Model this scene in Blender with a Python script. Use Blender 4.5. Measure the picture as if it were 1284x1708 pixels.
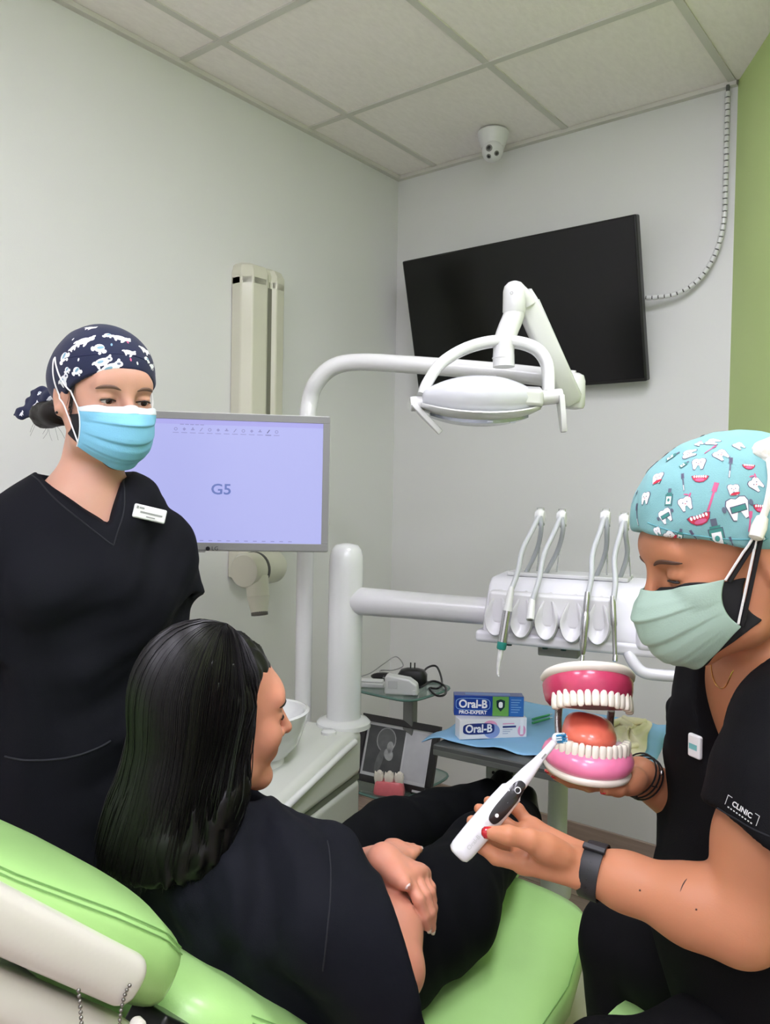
import bpy, bmesh, math, random
import numpy as np
from mathutils import Matrix, Vector
random.seed(7); np.random.seed(7)
scene = bpy.context.scene
for o in list(bpy.data.objects): bpy.data.objects.remove(o)
COL = scene.collection
PI = math.pi

# ------------------------------------------------------------------ camera
# room: left wall x=0, back wall y=0, floor z=0, metres
FPX = 1337.83
CAM = np.array([2.1852, -2.8473, 1.3116])
YAW, PITCH, ROLL = -0.6641, -0.0245, 0.018
_f = np.array([math.sin(YAW)*math.cos(PITCH), math.cos(YAW)*math.cos(PITCH), math.sin(PITCH)])
_r0 = np.array([math.cos(YAW), -math.sin(YAW), 0.0]); _u0 = np.cross(_r0, _f)
CR = math.cos(ROLL)*_r0 + math.sin(ROLL)*_u0
CU = -math.sin(ROLL)*_r0 + math.cos(ROLL)*_u0
CF = _f
cd = bpy.data.cameras.new('camera'); cam = bpy.data.objects.new('camera', cd); COL.objects.link(cam)
cd.sensor_fit = 'VERTICAL'; cd.sensor_height = 36.0; cd.lens = 36.0*FPX/1708.0; cd.clip_start = 0.05
cam.matrix_world = Matrix([[CR[0], CU[0], -CF[0], CAM[0]], [CR[1], CU[1], -CF[1], CAM[1]], [CR[2], CU[2], -CF[2], CAM[2]], [0, 0, 0, 1]])
scene.camera = cam

# ------------------------------------------------------------------ world, exposure
wd = bpy.data.worlds.new('world'); scene.world = wd; wd.use_nodes = True
wd.node_tree.nodes['Background'].inputs[0].default_value = (0.9, 0.95, 1.0, 1)
wd.node_tree.nodes['Background'].inputs[1].default_value = 0.15
vs = scene.view_settings
vs.view_transform = 'Standard'; vs.look = 'None'; vs.gamma = 1.0; vs.use_curve_mapping = False
vs.exposure = 0.1
PANEL_POWER = 20.0

# ------------------------------------------------------------------ helpers
def V(*a): return np.array(a, float)
def at(x, y, d): return CAM + (CF + (x-642)/FPX*CR - (y-854)/FPX*CU)*d       # point seen at photo pixel x, y, at depth d
def _ray(x, y): return CF + (x-642)/FPX*CR - (y-854)/FPX*CU
def onx(x, y, X): d = _ray(x, y); return CAM + d*(X-CAM[0])/d[0]
def ony(x, y, Y): d = _ray(x, y); return CAM + d*(Y-CAM[1])/d[1]
def onz(x, y, Z): d = _ray(x, y); return CAM + d*(Z-CAM[2])/d[2]
def nrm(v): v = np.asarray(v, float); return v/(np.linalg.norm(v)+1e-12)
def lerp(a, b, t): return a + (b-a)*t
def srgb(r, g, b):
    f = lambda c: ((c/255+0.055)/1.055)**2.4 if c > 10.3 else c/255/12.92
    return (f(r), f(g), f(b), 1)

MATS = {}
def mat(name, col, rough=0.5, metal=0.0, spec=None, bump=0, bscale=60, var=0, vscale=8, emit=0, trans=0, coat=0, sheen=0, sss=0, stretch=None, alpha=1):
    if name in MATS: return MATS[name]
    m = bpy.data.materials.new(name); m.use_nodes = True; nt = m.node_tree; b = nt.nodes['Principled BSDF']
    c = srgb(*col) if max(col) > 1 else (*col, 1)
    b.inputs['Base Color'].default_value = c; b.inputs['Roughness'].default_value = rough; b.inputs['Metallic'].default_value = metal
    if spec is not None: b.inputs['Specular IOR Level'].default_value = spec
    if trans: b.inputs['Transmission Weight'].default_value = trans; b.inputs['IOR'].default_value = 1.45
    if alpha < 1: b.inputs['Alpha'].default_value = alpha
    if coat: b.inputs['Coat Weight'].default_value = coat; b.inputs['Coat Roughness'].default_value = 0.12
    if sheen: b.inputs['Sheen Weight'].default_value = sheen; b.inputs['Sheen Roughness'].default_value = 0.5
    if sss:
        b.inputs['Subsurface Weight'].default_value = sss; b.inputs['Subsurface Radius'].default_value = (0.012, 0.005, 0.003); b.inputs['Subsurface Scale'].default_value = 0.6
    if emit:
        b.inputs['Emission Color'].default_value = c; b.inputs['Emission Strength'].default_value = emit
    if var or bump:
        tc = nt.nodes.new('ShaderNodeTexCoord'); mp = nt.nodes.new('ShaderNodeMapping'); nt.links.new(tc.outputs['Object'], mp.inputs['Vector'])
        if stretch: mp.inputs['Scale'].default_value = stretch
    if var:
        n = nt.nodes.new('ShaderNodeTexNoise'); n.inputs['Scale'].default_value = vscale; n.inputs['Detail'].default_value = 4
        nt.links.new(mp.outputs['Vector'], n.inputs['Vector'])
        r = nt.nodes.new('ShaderNodeValToRGB')
        r.color_ramp.elements[0].position = .3; r.color_ramp.elements[1].position = .7
        r.color_ramp.elements[0].color = tuple(v*(1-var) for v in c[:3])+(1,); r.color_ramp.elements[1].color = tuple(min(1, v*(1+var)) for v in c[:3])+(1,)
        nt.links.new(n.outputs['Fac'], r.inputs['Fac']); nt.links.new(r.outputs['Color'], b.inputs['Base Color'])
    if bump:
        n2 = nt.nodes.new('ShaderNodeTexNoise'); n2.inputs['Scale'].default_value = bscale; n2.inputs['Detail'].default_value = 3
        nt.links.new(mp.outputs['Vector'], n2.inputs['Vector'])
        bm = nt.nodes.new('ShaderNodeBump'); bm.inputs['Strength'].default_value = bump; bm.inputs['Distance'].default_value = 0.002
        nt.links.new(n2.outputs['Fac'], bm.inputs['Height']); nt.links.new(bm.outputs['Normal'], b.inputs['Normal'])
    MATS[name] = m
    return m

class MB:
    """collects shapes as one mesh; optional frame (origin, X, Y, Z)"""
    def __init__(s, O=None, X=None, Y=None, Z=None):
        s.v = []; s.f = []; s.mi = []; s.n = 0
        s.O = V(0, 0, 0) if O is None else np.asarray(O, float)
        s.B = np.eye(3) if X is None else np.array([X, Y, Z], float)
    def T(s, P): return s.O + np.atleast_2d(np.asarray(P, float)) @ s.B
    def add(s, P, F, m=0, local=True):
        P = s.T(P) if local else np.atleast_2d(P)
        s.v.append(P); s.f += [tuple(i+s.n for i in f) for f in F]; s.mi += [m]*len(F); s.n += len(P)
        return s
    def box(s, a, b, m=0):
        x0, y0, z0 = np.minimum(a, b); x1, y1, z1 = np.maximum(a, b)
        return s.add([(x0,y0,z0),(x1,y0,z0),(x1,y1,z0),(x0,y1,z0),(x0,y0,z1),(x1,y0,z1),(x1,y1,z1),(x0,y1,z1)],
                     [(0,3,2,1),(4,5,6,7),(0,1,5,4),(1,2,6,5),(2,3,7,6),(3,0,4,7)], m)
    def prism(s, poly, axis, a, b, m=0):
        """poly: 2D points in the two remaining axes (in xyz order); extruded along axis a..b"""
        k = len(poly); P = []
        for t in (a, b):
            for p in poly:
                q = [p[0], p[1]]; q.insert(axis, t); P.append(q)
        F = [tuple(range(k))[::-1], tuple(range(k, 2*k))] + [(i, (i+1) % k, (i+1) % k+k, i+k) for i in range(k)]
        return s.add(P, F, m)
    def tube(s, path, r, n=12, m=0, cap=True, flat=None):
        """sweep a circle along path; r scalar or per point; flat=(axis vector, factor)"""
        P = np.asarray(path, float); k = len(P); R = np.full(k, r, float) if np.isscalar(r) else np.asarray(r, float)
        T = np.gradient(P, axis=0); T /= np.linalg.norm(T, axis=1)[:, None]+1e-12
        ref = V(0, 0, 1) if abs(T[0][2]) < .9 else V(1, 0, 0)
        a = nrm(np.cross(T[0], ref)); rings = []
        for i in range(k):
            a = nrm(a - T[i]*(a@T[i])); b = np.cross(T[i], a)
            th = np.arange(n)*2*PI/n
            rr = P[i] + R[i]*(np.cos(th)[:, None]*a + np.sin(th)[:, None]*b)
            if flat is not None:
                ax, fa = nrm(flat[0]), flat[1]; d = (rr-P[i])@ax; rr = rr - np.outer(d*(1-fa), ax)
            rings.append(rr)
        F = [(i*n+j, i*n+(j+1) % n, (i+1)*n+(j+1) % n, (i+1)*n+j) for i in range(k-1) for j in range(n)]
        if cap: F += [tuple(range(n))[::-1], tuple((k-1)*n+j for j in range(n))]
        return s.add(np.vstack(rings), F, m)
    def loft(s, rings, m=0, cap=True, closed=False):
        n = len(rings[0]); k = len(rings)
        F = [(i*n+j, i*n+(j+1) % n, ((i+1) % k)*n+(j+1) % n, ((i+1) % k)*n+j) for i in range(k if closed else k-1) for j in range(n)]
        if cap and not closed: F += [tuple(range(n))[::-1], tuple((k-1)*n+j for j in range(n))]
        return s.add(np.vstack(rings), F, m)
    def lathe(s, prof, c, axis, n=24, m=0):
        """prof: (radius, height) along axis from c"""
        ax = nrm(axis); ref = V(0, 0, 1) if abs(ax[2]) < .9 else V(1, 0, 0)
        a = nrm(np.cross(ax, ref)); b = np.cross(ax, a); th = np.arange(n)*2*PI/n
        ring = np.cos(th)[:, None]*a + np.sin(th)[:, None]*b
        return s.loft([np.asarray(c, float)+ax*h+ring*max(r, 1e-5) for r, h in prof], m)
    def ell(s, c, r, n=16, k=10, m=0):
        th = np.arange(n)*2*PI/n; c = np.asarray(c, float); rings = []
        for i in range(k+1):
            ph = -PI/2+PI*i/k; q = max(math.cos(ph), 1e-4)
            rings.append(c+np.stack([r[0]*q*np.cos(th), r[1]*q*np.sin(th), np.full(n, r[2]*math.sin(ph))], 1))
        return s.loft(rings, m)
    def grid(s, P, m=0, closed_u=False):
        P = np.asarray(P, float); a, b = P.shape[:2]
        F = [(i*b+j, i*b+(j+1) % b, (i+1)*b+(j+1) % b, (i+1)*b+j) for i in range(a-1) for j in range(b if closed_u else b-1)]
        return s.add(P.reshape(-1, 3), F, m)

def sup(n, a, b, e=4.0):
    """superellipse outline, n points"""
    th = np.arange(n)*2*PI/n; c, q = np.cos(th), np.sin(th)
    return np.stack([a*np.sign(c)*np.abs(c)**(2/e), b*np.sign(q)*np.abs(q)**(2/e)], 1)
def cat(P, n=8):
    """smooth path through points (Catmull-Rom)"""
    P = np.asarray(P, float); Q = np.vstack([2*P[0]-P[1], P, 2*P[-1]-P[-2]]); out = []
    for i in range(1, len(Q)-2):
        for t in np.arange(n)/n:
            out.append(.5*((2*Q[i])+(Q[i+1]-Q[i-1])*t+(2*Q[i-1]-5*Q[i]+4*Q[i+1]-Q[i+2])*t*t+(3*Q[i]-Q[i-1]-3*Q[i+1]+Q[i+2])*t**3))
    out.append(P[-1]); return np.array(out)

def tagit(o, label=None, cat_=None, group=None, kind=None):
    if label: o['label'] = label
    if cat_: o['category'] = cat_
    if group: o['group'] = group
    if kind: o['kind'] = kind
    return o
def link(o, parent=None):
    COL.objects.link(o)
    if parent is not None:
        o.parent = parent; o.matrix_parent_inverse = BASE[parent.name]
    return o
BASE = {}
def thing(name, loc, label, cat_, group=None):
    o = bpy.data.objects.new(name, None); COL.objects.link(o); o.location = tuple(loc); o.empty_display_size = .05
    BASE[o.name] = Matrix.Translation(Vector(tuple(loc))).inverted()
    return tagit(o, label, cat_, group)
def mesh_of(name, mb):
    me = bpy.data.meshes.new(name); Vv = np.vstack(mb.v)
    me.from_pydata(Vv.tolist(), [], mb.f); me.polygons.foreach_set('material_index', mb.mi); me.update()
    return me
def obj(name, mb, mats, parent=None, bevel=0, seg=3, smooth=True, ang=40, subsurf=0, solid=0, label=None, fix=True):
    me = mesh_of(name, mb) if isinstance(mb, MB) else mb
    for m in (mats if isinstance(mats, (list, tuple)) else [mats]): me.materials.append(m)
    if fix:
        bm = bmesh.new(); bm.from_mesh(me); bmesh.ops.recalc_face_normals(bm, faces=bm.faces); bm.to_mesh(me); bm.free()
    if smooth:
        me.polygons.foreach_set('use_smooth', [True]*len(me.polygons)); me.set_sharp_from_angle(angle=math.radians(ang))
    o = bpy.data.objects.new(name, me); link(o, parent); BASE[o.name] = Matrix()
    if solid: md = o.modifiers.new('solid', 'SOLIDIFY'); md.thickness = solid; md.offset = 0
    if bevel:
        md = o.modifiers.new('bevel', 'BEVEL'); md.width = bevel; md.segments = seg; md.limit_method = 'ANGLE'; md.angle_limit = math.radians(35)
        md.harden_normals = True
    if subsurf: md = o.modifiers.new('sub', 'SUBSURF'); md.levels = subsurf; md.render_levels = subsurf
    if label: o['label'] = label
    return o
def frame_m(O, X, Y, Z): return Matrix([[X[i], Y[i], Z[i], O[i]] for i in range(3)]+[[0, 0, 0, 1]])
def text(name, body, size, m, O, X, Y, parent=None, bold=0.0, align='CENTER', extrude=0.0, sx=1.0):
    """lettering as a mesh lying in plane X (reading direction), Y (up) at O"""
    cu = bpy.data.curves.new(name, 'FONT'); cu.body = body; cu.size = size; cu.align_x = align; cu.align_y = 'CENTER'; cu.offset = bold; cu.extrude = extrude
    cu.resolution_u = 3
    t = bpy.data.objects.new(name, cu); COL.objects.link(t)
    dg = bpy.context.evaluated_depsgraph_get(); me = bpy.data.meshes.new_from_object(t.evaluated_get(dg))
    bpy.data.objects.remove(t); bpy.data.curves.remove(cu)
    n = len(me.vertices); co = np.empty(n*3); me.vertices.foreach_get('co', co); co = co.reshape(-1, 3)
    X = nrm(X); Y = nrm(Y); Z = np.cross(X, Y)
    co = np.asarray(O)+np.outer(co[:, 0]*sx, X)+np.outer(co[:, 1], Y)+np.outer(co[:, 2], Z)
    me.vertices.foreach_set('co', co.ravel()); me.update(); me.materials.clear(); me.materials.append(m)
    o = bpy.data.objects.new(name, me); link(o, parent); return o

# ------------------------------------------------------------------ common materials
WHITE = mat('white_plastic', (222, 223, 222), .28, coat=.3)
GLOSSW = mat('gloss_white', (224, 226, 225), .15, coat=.5)
CREAM = mat('cream_plastic', (212, 212, 198), .35, coat=.2)
BLACK = mat('black_plastic', (18, 18, 20), .35)
STEEL = mat('steel', (190, 190, 192), .22, metal=1)
GREYP = mat('grey_plastic', (150, 152, 150), .45)
LGREY = mat('light_grey_plastic', (205, 206, 206), .4)

# ------------------------------------------------------------------ room
RH = 2.70; RX = 2.75; RY = -4.2
WALLM = mat('wall_paint', (226, 227, 224), .6, bump=.08, bscale=220)
GREENM = mat('green_paint', (194, 216, 142), .6, bump=.08, bscale=220)
def setting(o): o['kind'] = 'structure'; return o
def wall(name, a, b, m, th=.1, side=1):
    """vertical slab along a->b (2D), thickness to the left of a->b"""
    a = V(*a); b = V(*b); t = nrm(b-a); n = V(-t[1], t[0])*side*th
    mb = MB(); P = [a, b, b+n, a+n]
    mb.add([(*p, z) for z in (0, RH+.06) for p in P], [(0,1,2,3),(4,5,6,7),(0,1,5,4),(1,2,6,5),(2,3,7,6),(3,0,4,7)])
    return setting(obj(name, mb, m, smooth=False))
GA = (1.421, 0.0); GB = (2.75, -2.13)
wall('wall_left', (0, RY), (0, 0), WALLM)
wall('wall_back', (-.1, 0), GA, WALLM)
wall('wall_right', GA, GB, GREENM)
wall('wall_side', GB, (RX, RY), WALLM)
wall('wall_front', (RX+.1, RY), (-.1, RY), WALLM)

# floor with planks
FLOORB = mat('floor_joint', (84, 72, 64), .8)
fl = setting(obj('floor', MB().box((-.1, RY-.1, -.1), (RX+.1, .1, -.006)), FLOORB, smooth=False))
PLANKS = [mat('plank_wood_%d' % i, c, .45, var=.16, vscale=5, stretch=(1.2, 14, 1), bump=.15, bscale=30) for i, c in enumerate([(164, 142, 130), (156, 134, 121), (171, 150, 138)])]
pm = []
for i in range(3):
    me = mesh_of('plank', MB().box((-.598, -.098, -.006), (.598, .098, 0)))
    me.materials.append(PLANKS[i]); pm.append(me)
row = 0; y = -.1
while y > RY:
    x = [0.1, .5, -.3][row % 3]
    while x < RX+.6:
        o = bpy.data.objects.new('plank', pm[random.randrange(3)]); COL.objects.link(o); o.parent = fl; o.location = (x, y, 0)
        x += 1.2
    y -= .2; row += 1
BASEM = mat('baseboard_wood', (164, 146, 134), .45, var=.12, vscale=6, stretch=(1, 1, 12))
setting(obj('baseboard_back', MB().box((0, -.012, 0), (1.41, 0, .07)), BASEM, bevel=.003))
setting(obj('baseboard_left', MB().box((0, RY, 0), (.012, -.012, .07)), BASEM, bevel=.003))
t_ = nrm(V(*GB)-V(*GA)); n_ = V(t_[1], -t_[0])
mbb = MB(V(GA[0], GA[1], 0), V(t_[0], t_[1], 0), V(n_[0], n_[1], 0), V(0, 0, 1)).box((.01, 0, 0), (2.5, .012, .07))
setting(obj('baseboard_right', mbb, BASEM, bevel=.003))

# ceiling: slab, tiles on a T-bar grid, light panels
CEILM = mat('ceiling_void', (120, 118, 112), .9)
ce = setting(obj('ceiling', MB().box((-.1, RY-.1, RH+.03), (RX+.1, .1, RH+.1)), CEILM, smooth=False))
TILE = mat('ceiling_tile', (252, 246, 242), .85, bump=.5, bscale=160, stretch=(1, .35, 1), var=.03, vscale=90)
GRIDM = mat('ceiling_rail', (214, 212, 204), .5)
X0, Y0 = .207, -.59
xs = [0.0]+[X0+.6*i for i in range(5)]+[RX]; ys = [0.0]+[Y0-.6*i for i in range(7)]
ys = [v for v in ys if v > RY]+[RY]
PANELS = {(3, 2), (4, 4), (2, 5), (4, 6)}
def outside(x, y):
    return (x-GA[0])*(GB[1]-GA[1]) - (y-GA[1])*(GB[0]-GA[0]) < 0 and y > GB[1]
tmesh = {}
DIFF = mat('panel_diffuser', (.885, .86, .99), .4, emit=PANEL_POWER)
for i in range(len(xs)-1):
    for j in range(len(ys)-1):
        xa, xb, ya, yb = xs[i], xs[i+1], ys[j+1], ys[j]
        if all(outside(x, y) for x in (xa, xb) for y in (ya, yb)): continue
        w, h = xb-xa, yb-ya; cx, cy = (xa+xb)/2, (ya+yb)/2
        if (i, j) in PANELS:
            t = thing('ceiling_light_panel', (cx, cy, RH-.002), 'square white LED panel set flush in the ceiling grid overhead', 'ceiling light', 'LED ceiling panels')
            mb = MB()
            for a, b in (((-.29, -.29), (.29, -.27)), ((-.29, .27), (.29, .29)), ((-.29, -.27), (-.27, .27)), ((.27, -.27), (.29, .27))):
                mb.box((cx+a[0], cy+a[1], RH-.004), (cx+b[0], cy+b[1], RH+.02))
            obj('frame', mb, WHITE, t, smooth=False)
            obj('diffuser', MB().box((cx-.27, cy-.27, RH+.002), (cx+.27, cy+.27, RH+.012)), DIFF, t, smooth=False)
            continue
        key = (round(w, 3), round(h, 3))
        if key not in tmesh:
            me = mesh_of('ceiling_tile', MB().box((-w/2+.011, -h/2+.011, .005), (w/2-.011, h/2-.011, .022))); me.materials.append(TILE); tmesh[key] = me
        o = bpy.data.objects.new('ceiling_tile', tmesh[key]); COL.objects.link(o); o.parent = ce; o.location = (cx, cy, RH)
BX = MB()
for x in xs[1:-1]:
    yend = 0
    if x > GA[0]: yend = GA[1]+(x-GA[0])*(GB[1]-GA[1])/(GB[0]-GA[0])
    o = obj('ceiling_rail', MB().box((x-.012, RY, RH), (x+.012, yend, RH+.03)), GRIDM, ce, smooth=False)
for y in ys[1:-1]:
    xend = RX
    if y > GB[1]: xend = GA[0]+(y-GA[1])*(GB[0]-GA[0])/(GB[1]-GA[1])
    obj('ceiling_rail', MB().box((0, y-.012, RH-.0012), (xend, y+.012, RH+.028)), GRIDM, ce, smooth=False)
# edge angle along the walls
setting(obj('trim_1', MB().box((0, RY, RH-.012), (.022, 0, RH+.004)), GRIDM, smooth=False))
setting(obj('trim_2', MB().box((.022, -.022, RH-.012), (GA[0], 0, RH+.004)), GRIDM, smooth=False))

# ------------------------------------------------------------------ wall television
SCREENM = mat('tv_screen', (5, 5, 6), .2, spec=.35)
c_ = V(.672, -.13, 1.99); ty = nrm(V(0, -.14, .542)); tx = V(1, 0, 0); tn = np.cross(tx, ty)   # tn points into the room
tv = thing('television', c_, 'large black flat television tilted forward on the white back wall', 'television')
mb = MB(c_, tx, tn, ty); mb.box((-.49, -.03, -.28), (.49, .006, .28)); obj('cabinet', mb, BLACK, tv, bevel=.006)
mb = MB(c_, tx, tn, ty); mb.box((-.482, .005, -.268), (.482, .0085, .274)); obj('screen', mb, SCREENM, tv, bevel=.001)
mb = MB(c_, tx, tn, ty); mb.box((-.3, -.055, -.2), (.3, -.03, .1)); obj('back_housing', mb, BLACK, tv, bevel=.01)
mb = MB(); mb.box((.5, -.021, 1.85), (.85, -.001, 2.1)); mb.box((.56, -.12, 1.9), (.6, -.01, 1.96)); mb.box((.75, -.12, 1.9), (.79, -.01, 1.96)); obj('wall_bracket', mb, BLACK, tv, bevel=.002)

# spiral cable wrap from the television up to the ceiling
pth = cat([ony(x, y, Y) for x, y, Y in [(1068, 496, -.06), (1090, 496, -.05), (1130, 489, -.04), (1165, 466, -.03), (1192, 425, -.025), (1207, 370, -.022), (1210, 300, -.02), (1212, 220, -.02), (1214, 142, -.02)]], 14)
cb = thing('cable_wrap', pth[0], 'white spiral-wrapped cable curving from television up to the ceiling', 'cable')
obj('cable_core', MB().tube(pth, .006, 8), mat('cable_core', (90, 90, 88), .6), cb)
seg = np.cumsum(np.r_[0, np.linalg.norm(np.diff(pth, axis=0), axis=1)]); L_ = seg[-1]
mb = MB()
for k in range(int(L_/.021)):
    s0 = k*.021; pts = [[np.interp(s, seg, pth[:, i]) for i in range(3)] for s in (s0, s0+.0095, s0+.017)]
    mb.tube(pts, .0088, 10)
obj('spiral_sleeve', mb, WHITE, cb)

# dome security camera
dc = V(.575, -.16, RH)
dm = thing('security_camera', dc, 'white dome security camera on the ceiling above the television', 'camera')
obj('mount', MB().lathe([(.056, 0), (.06, -.006), (.056, -.03), (.044, -.062), (.03, -.066)], dc, (0, 0, 1), 32), WHITE, dm)
bc = dc+V(.006, -.012, -.078)
obj('ball', MB().ell(bc, (.041, .041, .043), 28, 16), WHITE, dm)
vd = nrm(CAM-bc+V(0, 0, -.35)); vx = nrm(np.cross(V(0, 0, 1), vd)); vy = np.cross(vd, vx)
LENS = mat('lens_glass', (30, 30, 32), .1, coat=.5); LENSR = mat('lens_ring', (120, 120, 118), .4)
for (a, b, r) in ((-.4, .42, .0125), (-.42, -.45, .009), (.45, -.15, .0095)):
    n0 = nrm(vd+vx*a*.9+vy*b*.9); p = bc+n0*.0405
    ln_ = obj('lens', MB().lathe([(r, -.004), (r, .002), (r*.72, .003)], p, n0, 16), LENSR, dm)
    obj('lens_glass', MB().lathe([(r*.72, .002), (r*.4, .0045), (.0005, .005)], p, n0, 14), LENS, ln_)

# ------------------------------------------------------------------ x-ray unit on the left wall
XR = mat('xray_beige', (212, 211, 192), .4, coat=.25); XRD = mat('xray_gap', (120, 119, 106), .6)
xr = thing('xray_machine', V(0.02, -.84, 1.1), 'beige wall-mounted dental x-ray machine on a tall column behind the monitor', 'x-ray machine')
prof = [(.001, -.955), (.05, -.955), (.085, -.93), (.09, -.865), (.075, -.85), (.075, -.835), (.09, -.82), (.082, -.775), (.05, -.76), (.001, -.76)]
obj('column', MB().prism(prof, 2, 1.0, 2.06), XR, xr, bevel=.006)
obj('groove', MB().box((.06, -.852, 1.0), (.0785, -.834, 2.03)), XRD, xr)
obj('column_cap', MB().loft([[(.001+(x-.001)*s_, (y+.86)*(.55+.45*s_)-.86, z) for x, y in prof] for s_, z in ((1, 2.03), (1, 2.075), (.86, 2.098), (.6, 2.108))]), XR, xr, bevel=.003)
obj('arm', MB().tube([V(.05, -.84, 1.42), V(.2, -.84, 1.42), V(.34, -.86, 1.38), V(.37, -.87, 1.2)], .028, 14), XR, xr)
hc = at(432, 948, 2.5); ha = nrm(at(400, 955, 2.36)-at(455, 945, 2.53))
obj('head', MB().lathe([(.025, -.1), (.046, -.094), (.053, -.078), (.053, .02)], hc, ha, 32), XR, xr)
obj('head_band', MB().lathe([(.0545, .02), (.0545, .032)], hc, ha, 32), mat('dark_band', (70, 70, 66), .5), xr)
obj('head_cap', MB().lathe([(.053, .032), (.053, .078), (.048, .086), (.0, .087)], hc, ha, 32), XR, xr)
ca, cb_ = at(428, 962, 2.45), at(433, 1025, 2.43); cdv = nrm(cb_-ca); cl = np.linalg.norm(cb_-ca)
co = obj('cone', MB().lathe([(.036, 0), (.034, .06), (.036, .061), (.034, .066), (.024, cl)], ca, cdv, 28), XR, xr)
obj('cone_rim', MB().lathe([(.0255, cl-.012), (.0255, cl+.002), (.02, cl+.003)], ca, cdv, 24), mat('dark_rim', (84, 82, 76), .5), co)

# ------------------------------------------------------------------ dental unit: cabinet, column, bowl
UA = V(.815, -1.18, 0); e1 = nrm(V(.264, -.964, 0)); e2 = V(-e1[1]*-1, 0, 0)
e2 = nrm(np.cross(e1, V(0, 0, 1)))            # towards the left wall
if e2[0] > 0: e2 = -e2
UM = mat('unit_white', (214, 217, 209), .22, coat=.4)
du = thing('dental_unit', UA+e1*.35+e2*.2, 'white dental unit cabinet with round column and spittoon beside the chair', 'dental unit')
mb = MB(UA, e1, e2, V(0, 0, 1))
mb.prism([(0, .02), (.6, .02), (.6, .54), (0, .54)], 1, 0, .40); obj('lower_body', mb, UM, du, bevel=.02, seg=4)
mb = MB(UA, e1, e2, V(0, 0, 1))
mb.prism([(.004, .548), (.6, .548), (.6, .60), (.55, .615), (.12, .675), (.0, .675)], 1, -.004, .40); obj('upper_body', mb, UM, du, bevel=.022, seg=5)
mb = MB(UA, e1, e2, V(0, 0, 1)); mb.box((.006, .004, .536), (.596, .396, .552)); obj('joint', mb, mat('unit_joint', (116, 120, 108), .6), du)
mb = MB(UA, e1, e2, V(0, 0, 1)); mb.tube([(.06, -.006, .652), (.12, -.008, .648), (.57, -.008, .59)], .009, 10); obj('edge_strip', mb, GLOSSW, du)
cp = at(573, 1196, 2.2); cp = V(cp[0], cp[1], .67)
obj('column_foot', MB().lathe([(.075, 0), (.074, .012), (.066, .02), (.05, .024)], cp, (0, 0, 1), 36), GLOSSW, du)
ct = 1.17
obj('column', MB().lathe([(.047, 0), (.047, ct-.67-.06), (.0455, ct-.67-.035), (.041, ct-.67-.016), (.031, ct-.67-.004), (.015, ct-.67), (.0, ct-.668)], cp, (0, 0, 1), 36), GLOSSW, du)
bw = at(440, 1190, 1.95); rim = .775
pr = [(.02, -.11), (.06, -.105), (.085, -.075), (.1, -.03), (.107, 0), (.1, .003), (.095, 0), (.085, -.03), (.05, -.06), (.01, -.07)]
mb = MB()
for_ = [[(bw[0]+e1[0]*r*math.cos(t)*1.15+e2[0]*r*math.sin(t), bw[1]+e1[1]*r*math.cos(t)*1.15+e2[1]*r*math.sin(t), rim+h) for t in np.arange(40)*2*PI/40] for r, h in pr]
obj('spittoon_bowl', mb.loft(for_), GLOSSW, du)
obj('bowl_stem', MB().lathe([(.06, .56-rim), (.05, -.1)], V(bw[0], bw[1], rim), (0, 0, 1), 24), GLOSSW, du)
sp = cp+e1*.1+e2*-.005
obj('bowl_knob', MB().lathe([(.02, -.02), (.02, .012), (.014, .016)], sp, (0, 0, 1), 18), GLOSSW, du)

# ------------------------------------------------------------------ operating light on its pole
LM = mat('lamp_white', (216, 217, 215), .2, coat=.4)
lp = at(505, 1180, 2.25); lp = V(lp[0], lp[1], .6)
ol = thing('operating_light', lp, 'white dental operating light on a bent pole in front of the television', 'operating light')
top = at(517, 690, 2.25)
pole = [lp, V(lp[0], lp[1], 1.0), V(lp[0], lp[1], 1.45)] + [at(x, y, d) for x, y, d in [(516, 672, 2.25), (528, 638, 2.235), (556, 612, 2.22), (600, 604, 2.2), (680, 608, 2.15), (760, 614, 2.1), (850, 622, 2.04), (920, 630, 1.99), (958, 634, 1.97)]]
obj('pole', MB().tube(cat(pole, 8), .0235, 20), LM, ol)
j1 = at(958, 650, 1.965)
obj('elbow', MB().lathe([(.01, -.048), (.022, -.046), (.026, -.038), (.026, .02), (.022, .034), (.012, .04)], j1, (0, 0, 1), 24), LM, ol)
a0, a1 = at(945, 654, 1.94), at(872, 492, 1.87)
ad = nrm(a1-a0); an = nrm(np.cross(ad, CF)); ab = np.cross(an, ad); al = np.linalg.norm(a1-a0)
mb = MB(a0, an, ab, ad); mb.loft([[(x*s_, y*s_, z) for x, y in sup(20, .027, .024, 5)] for s_, z in ((.7, -.03), (1, -.018), (1, .1), (.92, al-.02), (.8, al+.005))]); obj('spring_arm', mb, LM, ol)
mb = MB(a0, an, ab, ad); mb.box((-.0285, -.008, -.005), (-.0262, .008, al*.9)); obj('arm_cover', mb, LGREY, ol)
el = [at(x, y, 1.85) for x, y in [(878, 512), (868, 490)]]
obj('head_joint', MB().lathe([(.024, -.05), (.0265, -.045), (.0265, .002), (.024, .013), (.016, .022), (.006, .026)], at(858, 488, 1.85), (0, 0, 1), 24), LM, ol)
obj('joint_knuckle', MB().tube([at(862, 487, 1.85), at(874, 497, 1.86), at(880, 510, 1.865)], [.022, .021, .019], 16), LM, ol)
mk = text('maker_mark', 'o', .016, GREYP, at(850, 493, 1.85)-CF*.0268, CR, V(0, 0, 1), ol)
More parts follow.
